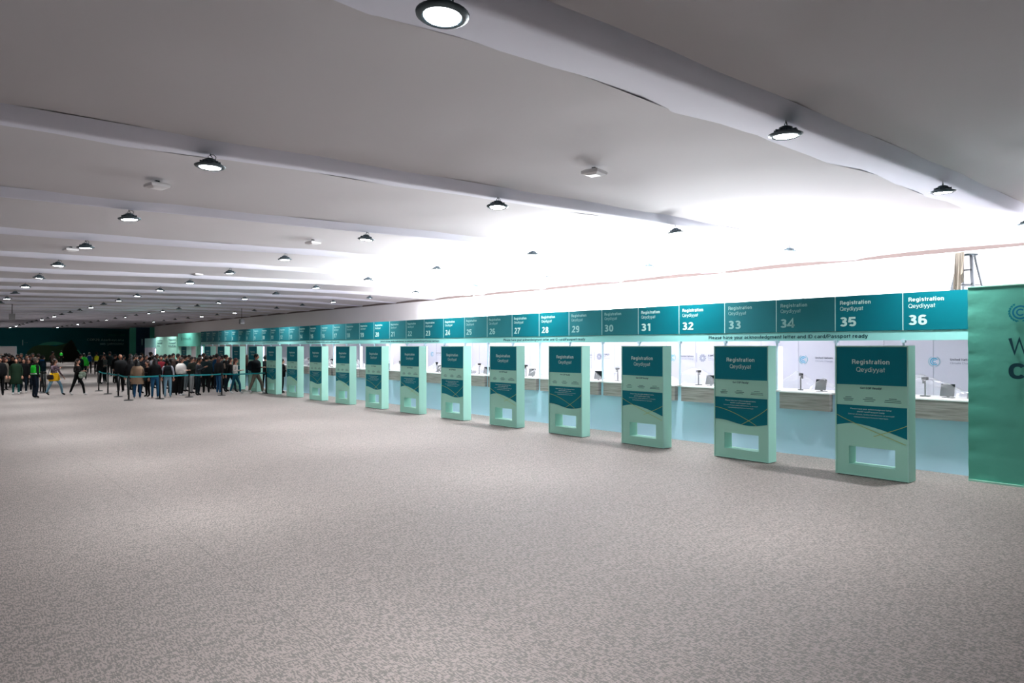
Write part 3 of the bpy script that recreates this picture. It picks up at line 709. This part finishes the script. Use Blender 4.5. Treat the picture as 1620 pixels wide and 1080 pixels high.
# ------------------------------------------------------------------ queue posts and belts
posts = [(156.5,618.3),(171,623),(187.5,627.5),(204,633),(253,630.8),(299.5,628),(351,625.5),(421,622)]
base_me = MB().lathe([(.001,0),(.175,0),(.178,.012),(.15,.026),(.04,.04),(.001,.04)], 20).mesh('base', M_black)
post_me = MB().lathe([(.001,.04),(.032,.04),(.032,.92),(.001,.92)], 12).mesh('post', M_black)
head_me = MB().lathe([(.001,.92),(.04,.92),(.042,.99),(.034,1.01),(.001,1.01)], 12).mesh('belt_head', M_black)
pl = ['back left post of the queue lane','second post of the queue lane, behind the walking woman\'s right','third queue post, in front of the bald man','front corner queue post, lowest in the photo','queue post in front of the woman in blue jeans','queue post below the man in the white jacket','queue post in front of the woman with the dark ponytail','last queue post, against the mint totem by the counters']
pl = ['leftmost belt post of the queue lane, farthest from the camera','second belt post from the left of the queue lane','third belt post from the left, in front of the man in black','front corner belt post, lowest in the photo','belt post in front of the women with long black hair','belt post right of the white puffer jacket','belt post before the queue\'s right end','last belt post on the right, against a mint totem']
pos = [at(*p) for p in posts]
for i, (x, y) in enumerate(pos):
    o = empty('belt_post', (x, y, 0)); tag(o, 'black '+pl[i], 'barrier post', 'belt posts of the queue lane')
    put('base', base_me, o); put('post', post_me, o); put('belt_head', head_me, o)
    if i+1 < len(pos):
        dx, dy = pos[i+1][0]-x, pos[i+1][1]-y; d = math.hypot(dx, dy); mb = MB(); vs = []
        for k in range(13):
            u = k/12; z = .965-.05*4*u*(1-u)*(d/4); px_, py_ = dx*u, dy*u
            nx_, ny_ = -dy/d*.002, dx/d*.002
            vs += [(px_-nx_,py_-ny_,z-.03),(px_+nx_,py_+ny_,z-.03),(px_+nx_,py_+ny_,z+.03),(px_-nx_,py_-ny_,z+.03)]
        mb.add(vs, [(4*k+j, 4*k+(j+1)%4, 4*k+4+(j+1)%4, 4*k+4+j) for k in range(12) for j in range(4)])
        mb.build('belt', M_belt, o)
for n_, (px, py) in enumerate(((64.5,620),(69,621.5),(72,620.5))):
    x, y = at(px, py); o = empty('belt_post', (x, y, 0)); tag(o, 'black belt post parked behind the green vest worker, '+('left','front','right')[n_]+' of three', 'barrier post', 'parked belt posts')
    put('base', base_me, o); put('post', post_me, o); put('belt_head', head_me, o)

# ------------------------------------------------------------------ people
SKIN = [mat('skin_light', (178,128,106), .6), mat('skin_mid', (150,104,82), .6)]
M_eye = mat('eye_dark', (24,18,16), .3); M_lip = mat('lip', (150,84,80), .5)
HAIR = {'k': mat('hair_black', (12,10,10), .5, var=.2, vs=20), 'b': mat('hair_brown', (42,28,22), .5, var=.2, vs=20), 'r': mat('hair_auburn', (62,30,24), .5, var=.2, vs=20), 'g': mat('hair_grey', (84,72,64), .6), 'bald': None}
def cm(rgb):
    rgb = tuple(int(c*(.62 if max(rgb) < 90 else .85)) for c in rgb)
    return mat('cloth_%d_%d_%d' % rgb, rgb, .85, spec=.15, var=.12, vs=14)
def head_fn(p):
    x, y, z = p
    if z < 0: k = 1+z*1.7; x *= k; y = y*(1+z*.6) - (.012 if y < 0 else 0)*min(1,-z*12)      # jaw and chin
    if y < 0 and abs(x) < .022 and -.05 < z < .02: y -= .02*(1-abs(x)/.022)                     # nose
    return [x, y, z]
def add_hand(mb, M, side, m):
    # local: wrist at origin, fingers along -z, palm facing -y
    mb.rings([[(s*.030*math.cos(a), s2*.013*math.sin(a), z) for a in [2*PI*k/8 for k in range(8)]] for s,s2,z in ((.75,1.2,.02),(1,1.1,-.02),(1.25,1,-.06),(1.3,.9,-.088))], m, True, True, M)
    for k, (x, L_) in enumerate(((-.029,.062),(-.010,.075),(.010,.070),(.028,.052))):
        mb.tube([(x,0,-.082),(x*1.08,-.006,-.082-L_*.5),(x*1.1,-.024,-.082-L_*.85)], [.0095,.0085,.0065], 5, m, True, M)
    mb.tube([(side*-.028,-.004,-.02),(side*-.048,-.014,-.05),(side*-.05,-.026,-.078)], [.011,.010,.007], 5, m, True, M)
def skin_mesh(J, E, rad):
    me = bpy.data.meshes.new('sk'); names = list(J); idx = {n: i for i, n in enumerate(names)}
    me.from_pydata([J[n] for n in names], [(idx[a], idx[c]) for a, c in E], [])
    o = bpy.data.objects.new('sk', me); COL.objects.link(o)
    md = o.modifiers.new('s', 'SKIN'); md.use_smooth_shade = True
    for n in names:
        d = me.skin_vertices[0].data[idx[n]]; d.radius = rad[n]; d.use_root = (n == 'pelvis')
    sb = o.modifiers.new('u', 'SUBSURF'); sb.levels = 1; sb.render_levels = 1
    return o
def bodyspec(h, pose, arms, stride, wide, lean):
    s = h/1.70; J = {}; R_ = {}
    def j(n, x, y, z, rx, ry=None): J[n] = (x*s, (y+lean*max(0,z-.9))*s, z*s); R_[n] = (rx*s, (ry or rx)*s)
    j('pelvis',0,0,.94,.125*wide,.105*wide); j('waist',0,.0,1.08,.115*wide,.10*wide); j('chest',0,.0,1.27,.135*wide,.11*wide); j('neckb',0,.0,1.41,.075,.07); j('neck',0,-.01,1.48,.05); j('headb',0,-.015,1.55,.05)
    for sd, a in ((1,'R'),(-1,'L')):
        st_ = stride*sd
        j('sh'+a, sd*.165*wide,.0,1.375,.062*wide)
        mode = arms if isinstance(arms, str) else arms[0 if sd < 0 else 1]
        if mode == 'd': el = (sd*.235,.03-st_*.1,1.12); wr_ = (sd*.235,-.05-st_*.22,.88)
        elif mode == 'f': el = (sd*.225,.0,1.11); wr_ = (sd*.10,-.26,1.15)                 # forearms forward
        elif mode == 'x': el = (sd*.235,-.03,1.12); wr_ = (-sd*.02,-.19,1.10+sd*.02)       # folded
        elif mode == 'p': el = (sd*.22,-.06,1.12); wr_ = (sd*.08,-.28,1.28)                # phone
        else: el = (sd*.27,-.12,1.34); wr_ = (sd*.22,-.30,1.56)                            # raised
        j('el'+a, *el, .047*wide); j('wr'+a, *wr_, .032)
        j('hip'+a, sd*.09,0,.86,.092*wide); 
        ky = -.04-st_*.22; ay = -st_*.34; az = .085+(.05 if st_ < -.5 else 0)
        if stride == 0: ky = -.02; ay = .02
        j('kn'+a, sd*.10,ky,.48,.062*wide); j('an'+a, sd*.105,ay,az,.045*wide); j('to'+a, sd*.115,ay-.13,.038,.034,.034)
    E = [('pelvis','waist'),('waist','chest'),('chest','neckb'),('neckb','neck'),('neck','headb')]
    for a in 'RL': E += [('chest','sh'+a),('sh'+a,'el'+a),('el'+a,'wr'+a),('pelvis','hip'+a),('hip'+a,'kn'+a),('kn'+a,'an'+a),('an'+a,'to'+a)]
    return s, J, E, R_
_bc = {}; _stood = []; _later = []
def seg_d(p, a, c):
    ac = c-a; t = max(0, min(1, (p-a).dot(ac)/ac.length_squared)); return (p-a-ac*t).length
def person_geo(h, arms, stride, wide, lean):
    k = (arms, stride, wide, lean)
    if k in _bc: return _bc[k]
    s, J, E, R_ = bodyspec(1.70, None, arms, stride, wide, lean)
    o = skin_mesh(J, E, R_); bpy.context.view_layer.update()
    me = bpy.data.meshes.new_from_object(o.evaluated_get(bpy.context.evaluated_depsgraph_get()))
    vs = [v.co.copy() for v in me.vertices]; fs = [tuple(p.vertices) for p in me.polygons]
    bpy.data.objects.remove(o); bpy.data.meshes.remove(me)
    JV = {n: Vector(p) for n, p in J.items()}; mi = []
    code = {}
    for a, c in E:
        n = c[:2]; code[(a,c)] = {'wa':0,'ch':0,'ne':0,'he':3,'sh':0,'el':0,'wr':0,'hi':1,'kn':1,'an':1,'to':2}[n]
        if c == 'neck' : code[(a,c)] = 3
    EL = [(JV[a], JV[c], code[(a,c)]) for a, c in E]
    for f in fs:
        p = sum((vs[i] for i in f), Vector())/len(f); bd = 9; bc = 0
        for a, c, q in EL:
            d = seg_d(p, a, c)
            if d < bd: bd = d; bc = q
        if bc == 1 and p.z < .075: bc = 2
        if bc == 0 and p.z < .93 and abs(p.x) < .19 and 'R': bc = 1
        mi.append(bc)
    # head and hands
    mb = MB(); hc = JV['headb']+Vector((0,-.012,.055))
    mb.ball((0,0,0), .076, .095, .118, 16, 12, 3, Matrix.Translation(hc), head_fn)
    for sx in (-1,1):
        mb.ball((sx*.078,.008,-.005), .010,.018,.028, 6, 5, 3, Matrix.Translation(hc))
        mb.ball((sx*.030,-.086,.006), .012,.008,.007, 6, 4, 4, Matrix.Translation(hc))
    mb.ball((0,-.088,-.058), .022,.008,.006, 6, 4, 5, Matrix.Translation(hc))
    for sd, a in ((1,'R'),(-1,'L')):
        w_ = JV['wr'+a]; d = (w_-JV['el'+a]).normalized()
        add_hand(mb, Matrix.Translation(w_+d*.015) @ (-d).to_track_quat('Z', 'Y').to_matrix().to_4x4(), sd, 3)
    out = MB(); out.add(vs, fs, 0, True); out.m = mi[:]; out.sm = [True]*len(fs)
    n0 = len(out.v); out.v += mb.v; out.f += [tuple(i+n0 for i in f) for f in mb.f]; out.m += mb.m; out.sm += mb.sm
    zmin = min(v[2] for v in out.v); out.v = [(v[0],v[1],v[2]-zmin) for v in out.v]
    _bc[k] = (out, JV, hc-Vector((0,0,zmin))); return _bc[k]
def person(px, py, h, face, top, legs, label, hair='k', style='short', arms='d', stride=0, wide=1.0, lean=0, shoes=(30,30,32), coat=None, vest=None, sk=0, scarf=None, jacket=None, tied=None, turn=0, gap=.34):
    x, y = at(px, py)
    fw = Vector((x, y, 0)).normalized()
    for _ in range(12):                    # nobody stands inside somebody else
        if all(math.hypot(x-a, y-b) > gap for a, b in _stood): break
        x += fw.x*.12; y += fw.y*.12
    _stood.append((x, y)); rt = Vector((CT, -ST, 0))
    fv = {'b': fw, 'f': -fw, 'r': rt, 'l': -rt, 'br': (fw+rt), 'bl': (fw-rt), 'fr': (-fw+rt), 'fl': (-fw-rt)}[face].normalized()
    rot = math.atan2(fv.x, -fv.y)+turn
    geo, J, hc = person_geo(h, arms, stride, wide, lean)
    root = empty('person', (x, y, 0), rot); root.scale = (h/1.72,)*3; tag(root, label, 'person')
    me = geo.mesh('body', [cm(top), cm(legs), cm(shoes), SKIN[sk], M_eye, M_lip]); put('body', me, root)
    T = Matrix.Translation(hc)
    if hair != 'bald':
        mb = MB(); mb.ball((0,.016,.030), .090,.104,.118, 14, 10, 0, T)
        if style == 'long':
            mb.ell([(.05,.088,.07,0,.045),(-.03,.098,.07,0,.055),(-.12,.105,.062,0,.07),(-.24,.115,.055,0,.09),(-.36,.10,.045,0,.105),(-.46,.06,.02,0,.11)], 14, 0, T)
        elif style == 'curly':
            rr = random.Random(px)
            for q in range(26):
                a = rr.random()*2*PI; z = rr.uniform(-.26,.10); mb.ball((.10*math.cos(a),.05+.07*math.sin(a),z), .045,.045,.045, 7, 5, 0, T)
        elif style == 'bun': mb.ball((0,.10,.09), .045,.045,.045, 8, 6, 0, T)
        elif style == 'pony': mb.tube([hc+Vector((0,.10,.05)), hc+Vector((0,.15,-.02)), hc+Vector((0,.15,-.16)), hc+Vector((0,.14,-.28))], [.03,.04,.032,.012], 8)
        elif style == 'bob': mb.ell([(.06,.088,.08,0,.03),(-.03,.098,.085,0,.035),(-.10,.095,.08,0,.04),(-.14,.07,.06,0,.045)], 14, 0, T)
        mb.build('hair', HAIR[hair], root)
    zl = lean
    def yy(z): return lean*max(0, z-.9)
    if coat:   # long coat: (colour, hem height)
        c, hem = coat; w = 1.05*wide
        MB().ell([(hem,.235*w,.185*w,0,0),(hem+.02,.24*w,.19*w,0,0),(.75,.215*w,.165*w,0,0),(.95,.195*w,.15*w,0,yy(.95)),(1.1,.18*w,.14*w,0,yy(1.1)),(1.28,.195*w,.145*w,0,yy(1.28)),(1.38,.18*w,.12*w,0,yy(1.38)),(1.44,.10*w,.09,0,yy(1.44))], 18).build('coat', cm(c), root)
    if jacket:
        c, hem = jacket; w = 1.12*wide
        MB().ell([(hem,.17*w,.13*w,0,0),(hem+.03,.19*w,.15*w,0,0),(1.1,.195*w,.155*w,0,yy(1.1)),(1.28,.20*w,.155*w,0,yy(1.28)),(1.38,.18*w,.125*w,0,yy(1.38)),(1.45,.095*w,.09,0,yy(1.45))], 18).build('jacket', cm(c), root)
    if vest:
        v = MB(); v.ell([(.98,.175*wide,.14*wide,0,yy(.98)),(1.1,.17*wide,.135*wide,0,yy(1.1)),(1.27,.18*wide,.14*wide,0,yy(1.27)),(1.37,.15*wide,.115*wide,0,yy(1.37)),(1.42,.09,.085,0,yy(1.42))], 18)
        vo = v.build('safety_vest', mat('vest_%d' % vest[0], tuple(int(c*.85) for c in vest), .6), root)
        MB().ell([(1.0,.182*wide,.148*wide,0,yy(1)),(1.045,.182*wide,.148*wide,0,yy(1))], 18).build('reflective_band', M_alu, vo)
    if scarf: MB().ell([(1.36,.12,.11,0,yy(1.4)),(1.42,.125,.115,0,yy(1.4)),(1.50,.085,.085,0,yy(1.45))], 14).build('hood', cm(scarf), root)
    if tied: MB().ell([(.66,.25,.20,0,.02),(.70,.26,.21,0,.02),(.88,.22,.18,0,.01),(1.04,.18,.15,0,0)], 18).tube([(.05,-.13,.98),(.03,-.19,.86),(.07,-.2,.72)], .03, 6).build('tied_jacket', cm(tied), root)
    return root, J
def carried(root, name, kind, col, label, cat):
    x, y = root.location.x, root.location.y
    o = empty(name, (x, y, 0), root.rotation_euler.z); o.scale = root.scale; tag(o, label, cat)
    if kind == 'backpack':
        MB().rings([[(sx*a, .14+sy*(1 if c > 0 else 0)+.0, z) for a,c in ((-1,0),(1,0),(1,1),(-1,1))] for sx,sy,z in ((.12,.10,.98),(.15,.15,1.02),(.15,.16,1.25),(.13,.12,1.38),(.07,.06,1.42))], 0, False).build('bag_body', cm(col), o)
        MB().box(-.11,.11,.28,.325,1.02,1.18).build('pocket', cm(tuple(min(255,c+12) for c in col)), o)
        for sx in (-1,1): MB().tube([(sx*.09,.15,1.36),(sx*.10,.02,1.47),(sx*.11,-.14,1.36),(sx*.12,-.13,1.15),(sx*.12,.14,1.05)], .015, 6).build('strap', cm(col), o)
    elif kind == 'shoulder':
        MB().rings([[(-.30+a*sx, c*sy, z) for a,c in ((-1,-1),(1,-1),(1,1),(-1,1))] for sx,sy,z in ((.04,.10,.74),(.055,.13,.77),(.05,.12,.93),(.03,.09,.96))], 0, False).build('bag_body', cm(col), o)
        MB().tube([(-.29,-.12,.98),(-.22,-.04,1.25),(-.12,0,1.46),(-.22,.06,1.25),(-.29,.12,.98)], .012, 6).build('strap', cm((60,60,60)), o)
    elif kind == 'bundle':
        MB().ball((0,-.24,1.04), .20,.10,.10, 12, 8, 0, None).ball((-.10,-.23,.92), .12,.09,.13, 10, 7, 0, None).ball((.08,-.26,.97), .11,.08,.15, 10, 7).build('folded_cloth', cm(col), o)
    elif kind == 'papers':
        MB().box(-.18,.18,-.36,-.34,1.02,1.26, 0, None).box(-.2,.16,-.33,-.30,.98,1.2).build('sheets', cm(col), o)
    elif kind == 'phone':
        MB().box(-.038,.038,-.385,-.375,1.22,1.37).build('case', M_black, o)
    return o
DK=(24,26,30); BK=(16,17,20); JB=(40,72,96); JL=(120,164,184); JD=(22,40,56); TL=(16,58,66); GR=(70,76,82)
WH=(220,220,222)
P = person
def B(*a, **k): k['gap'] = .46; _later.append((a, k))       # back rows are placed last
P(0,625,1.75,'f',BK,BK,'person in black standing at the very left edge of the photo',wide=1.05,jacket=(BK,.85))
r,_=P(8,617,1.64,'r',(112,104,94),DK,'woman with auburn hair in a beige coat at the left edge',hair='r',style='bob',coat=((112,104,94),.42))
P(25.5,623.5,1.70,'f',(34,66,42),(40,110,108),'woman in a long green coat and teal trousers facing the camera','k','long',coat=((34,66,42),.48),shoes=WH)
P(37.5,621,1.66,'f',BK,JD,'young woman in a black jacket with a white collar, right of the green coat',style='long',jacket=(BK,.82),shoes=WH,scarf=None)
P(45.5,619,1.62,'f',BK,JD,'auburn-haired woman in black beside the green vest worker','r','long',jacket=(BK,.85),shoes=(200,200,200))
P(56,629,1.74,'br',DK,(18,36,56),'worker in a bright green vest and navy trousers seen from behind','g','short','d',0,1.12,vest=(30,210,50),scarf=(48,30,38))
r,_=P(67,612,1.72,'br',(10,50,70),BK,'person in a blue hood and dark teal jacket behind the green vest worker',style='short',jacket=((10,44,60),.85),scarf=(20,90,150))
for (px,py,hh,lab,hc_,tp) in ((3,606,1.72,'dark-haired person at the back left, beside the frame edge','k',BK),(9,603,1.80,'tall dark figure raising a phone at the back left','k',(22,28,40)),(14,605,1.78,'person in dark clothes with a round dark hairdo behind the beige coat','k',DK),(18,608,1.74,'brown-haired person behind the beige coat woman','b',(70,58,50)),(28,609,1.76,'black-haired person directly behind the green coat woman','k',BK),(34,604,1.78,'grey-haired person in the back row right of the green coat','g',(40,48,36)),(42,605,1.72,'person in black in the back row above the auburn-haired woman','k',BK),(52,602,1.78,'person in dark grey in the back row above the green vest','k',GR),(61,604,1.75,'brown-haired person in the back row right of the green vest','b',DK)):
    B(px,py,hh,random.choice(['f','b','fr','br']),tp,BK,lab,hc_,jacket=(tp,.85),arms='u' if 'phone' in lab else 'd')
r,_=P(86.5,624.5,1.66,'r',(120,100,112),JL,'woman striding right in wide light blue jeans with a yellow jacket round her waist','b','long',('p','d'),.9,1.0,tied=(255,196,24))
carried(r,'handbag','shoulder',(60,48,46),'dark handbag carried by the woman with the yellow jacket','bag')
r,_=P(122.5,624.5,1.65,'r',(34,28,28),BK,'woman in black striding right with a pale jacket over her arms','b','long','f',.8,shoes=WH)
carried(r,'folded_jacket','bundle',(150,168,150),'pale green jacket held by the woman walking in black','jacket')
P(97,574.5,1.68,'b',DK,BK,'distant worker in a green vest alone before the dark far wall',vest=(30,200,50))
P(83,592,1.80,'r',(14,40,44),BK,'person in a teal cap behind the woman with the yellow jacket','k',jacket=((150,120,110),.95))
P(127,607,1.76,'r',(8,50,50),JB,'person in a dark green jacket and blue jeans behind the woman in black','k',jacket=((8,50,48),.8),shoes=WH)
P(133,600,1.74,'b',(30,150,40),BK,'person in a green hooded top and black trousers right of the walking woman','k',jacket=((30,160,40),.9),scarf=(50,190,60))
r,_=P(141.5,591,1.74,'b',(170,178,190),BK,'person in a pale hood carrying a blue backpack','g',scarf=(200,206,214))
carried(r,'backpack','backpack',(10,80,150),'blue backpack on the person in the pale hood','backpack')
P(153,592,1.78,'b',DK,BK,'worker in a yellow vest in the far crowd','k',vest=(220,220,20))
P(157.5,607,1.70,'br',(66,68,66),BK,'woman with long dark hair and a grey top leaning back by the first belt post','k','long','x',0,lean=-.12,coat=((40,42,42),.72))
P(166,606,1.76,'fl',(128,140,136),(12,50,60),'young man in a pale grey t-shirt and dark trousers','k','short','p',shoes=(190,190,190))
P(174,595,1.84,'bl',(14,30,34),BK,'tall person in black photographing with a raised arm','k',arms='u',jacket=((14,30,34),.8))
P(191,620,1.84,'bl',BK,BK,'broad bald man in a black jacket lifting one arm, behind the belt','bald',arms=('u','d'),wide=1.22,jacket=(BK,.82),shoes=WH,sk=1)
P(208.5,617,1.76,'l',BK,BK,'man in black with a beige fur collar, left of the tan coat','k',jacket=(BK,.85),scarf=(150,124,104),wide=1.1)
r,_=P(217.5,629.5,1.66,'b',(150,124,100),(30,74,112),'woman in a tan coat with very long dark hair and blue jeans','k','long',wide=1.05,coat=((150,124,100),.62),shoes=WH)
carried(r,'handbag','shoulder',(20,36,40),'black shoulder bag on the woman in the tan coat','bag')
P(207.5,625,1.70,'b',BK,TL,'person in black and dark teal trousers just left of the tan coat woman','k','long',wide=1.05,jacket=(BK,.8))
P(222,622,1.78,'r',(26,28,36),BK,'man in a black jacket looking right behind the tan coat','k','short','p',jacket=((26,28,36),.85),sk=1)
r,_=P(234,627,1.60,'fl',(30,22,24),BK,'woman in black facing the camera with papers in her hands','b','long','f')
carried(r,'paper_sheets','papers',(176,182,186),'pale papers held by the woman in black facing the camera','papers')
P(245.5,629,1.72,'b',BK,(36,88,124),'woman with long black hair, black jacket and bright blue jeans','k','long',wide=1.02,jacket=(BK,.92),shoes=WH)
P(255,624,1.80,'f',(120,20,34),DK,'bearded man in a red jacket and dark trousers facing the camera','k','short','f',jacket=((110,22,34),.95),sk=1)
for (px,py,hh,lab,hc_,tp) in ((182,606,1.74,'dark-haired person left of the bald man, deep in the queue','k',BK),(195,609,1.72,'person in dark green right behind the bald man','k',(20,40,34)),(248,610,1.78,'brown-haired person in the back row above the bright blue jeans','b',(30,30,40)),(268,612,1.76,'black-haired person at the back above the curly hair','k',DK),(288,611,1.74,'dark-haired person at the back, left of the teal jacket','k',(26,30,34)),(316,612,1.76,'person in black at the back above the grey hoodie','k',BK),(329,613,1.72,'person in dark blue at the back, above the dark teal jacket','k',(16,30,48)),(338,614,1.76,'person in dark brown at the back, left of the blue jacket','b',(44,34,30)),(351,615,1.76,'dark-haired person in grey at the back, right of the blue jacket','k',GR)):
    B(px,py,hh,'br' if px % 2 else 'r',tp,BK,lab,hc_,jacket=(tp,.85))
for (px,py,hh,lab,hc_,tp) in ((20,612,1.70,'dark-haired person squeezed between beige coat and green coat','k',BK),(31,613,1.66,'brown-haired person behind the right shoulder of the green coat','b',DK),(48,609,1.72,'black-haired person close behind the green vest worker','k',BK),(6,611,1.70,'dark figure between the left edge and the beige coat','k',(26,26,32))):
    B(px,py,hh,'f',tp,BK,lab,hc_,jacket=(tp,.85))
for (px,py,hh,lab,hc_,tp) in ((206,607,1.78,'grey-haired person at the back of the queue, above the fur collar','g',BK),(213,610,1.72,'dark person at the back between fur collar and tan coat','k',(14,24,34)),(224,606,1.82,'brown-haired person at the back beside a green vest','b',BK),(231,612,1.76,'dark-haired person behind the woman with papers','k',(30,20,30)),(238.5,606,1.86,'tall person with a black topknot at the back of the queue','k',BK),(242,614,1.74,'black-haired person in a white collar behind the long black hair','k',(140,140,146)),(261,615,1.80,'person with grey-black hair behind the red jacket man','k',(30,34,40)),(274,614,1.84,'black-haired person at the back, above the white puffer jacket','k',BK),(299,613,1.76,'black-haired person behind the yellow-patched jacket','k',DK),(322,612,1.84,'brown-hooded person in the back row near the white light','b',(40,32,34)),(334,616,1.74,'dark-haired person right of the dark teal jacket man','k',(20,26,30)),(308,616,1.66,'short dark-haired person behind the grey hoodie','k',(30,34,30))):
    B(px,py,hh,random.choice(['r','br','b','fr']),tp,BK,lab,hc_,style='bun' if 'topknot' in lab else 'short',jacket=(tp,.85))
P(215.5,604,1.76,'f',DK,BK,'worker in a green vest almost hidden at the back of the queue','k',vest=(60,220,60))
P(218.5,611,1.70,'f',(20,40,60),BK,'person in dark blue deep in the queue behind the tan coat','k',jacket=((16,34,50),.85))
r,_=P(265.5,628,1.68,'b',(196,196,208),(132,172,192),'woman with big curly black hair, white sleeves and pale blue jeans','k','curly',shoes=(200,214,224))
carried(r,'backpack','backpack',(20,30,36),'black backpack on the woman with curly hair','backpack')
P(275,625,1.68,'b',(84,24,34),BK,'woman with brown hair in burgundy and a wide black skirt','b','long',coat=((22,20,22),.12),wide=.95)
P(281.5,617,1.84,'r',BK,DK,'tall man with a pale face looking right above the white jacket','k','short','x')
r,_=P(286.5,625.5,1.72,'r',(228,222,216),BK,'person in a white puffer jacket and black trousers with white trainers','b','long','f',0,1.22,shoes=WH,jacket=((230,224,218),.98))
P(293,619,1.78,'r',(8,60,72),(110,120,124),'man in a teal jacket and grey trousers looking right','k',jacket=((8,60,72),.9),arms='f')
P(303,622,1.72,'r',(26,34,30),(150,150,150),'person in a dark jacket and pale grey trousers left of the grey hoodie','k',jacket=((34,40,30),.92),arms='f')
P(313,625,1.72,'r',(64,70,76),(16,36,46),'man in a grey hoodie and dark jeans looking down at his phone','k','short','p',lean=-.08,wide=1.1,sk=1)
P(326.5,621,1.78,'b',(10,38,42),BK,'man in a dark teal jacket and black trousers seen from behind','k',jacket=((10,38,42),.82),wide=1.12)
P(343,616,1.84,'br',(8,64,100),JD,'tall person in a blue jacket in the back row of the queue','k',jacket=((8,64,100),.85))
P(346.5,622.5,1.74,'br',(28,26,30),(34,82,120),'woman with dark red hair, dark jacket and blue jeans in front of the blue jacket','r','long',jacket=((24,26,30),.85),wide=1.1,shoes=(210,210,210))
P(357.5,619,1.80,'r',(130,112,100),(14,44,58),'person with tied-up black hair, beige sleeves and dark jeans','k','bun','x',jacket=((26,28,32),.85))
P(364,620,1.68,'r',BK,(14,40,52),'person in black striding behind the white jumper','k','long','d',.7)
r,_=P(372.5,622,1.66,'r',(216,212,206),(16,84,104),'woman with auburn hair in a white jumper and teal jeans','r','long','f',.6,shoes=WH)
P(391,613,1.76,'b',(40,24,24),(8,60,84),'person with auburn hair and blue trousers between two mint totems','r','long')
r,_=P(405,621.5,1.86,'r',(14,20,28),(126,118,104),'man in a black bomber jacket and khaki trousers striding to the totem','k','short','f',.75,1.15,jacket=((14,20,28),.9),shoes=WH)
carried(r,'backpack','backpack',(18,40,48),'dark backpack on the man in the bomber jacket','backpack')
P(419.5,617.5,1.76,'b',(14,18,24),(12,18,26),'person in a dark suit half hidden behind the mint totem','k','short','f',jacket=((14,18,24),.85))
P(446,621,1.62,'r',(20,24,30),(20,30,40),'person in black half hidden between two mint totems by counter 12','k',arms='f',jacket=((14,16,20),.8))
for a, k in _later: person(*a, **k)
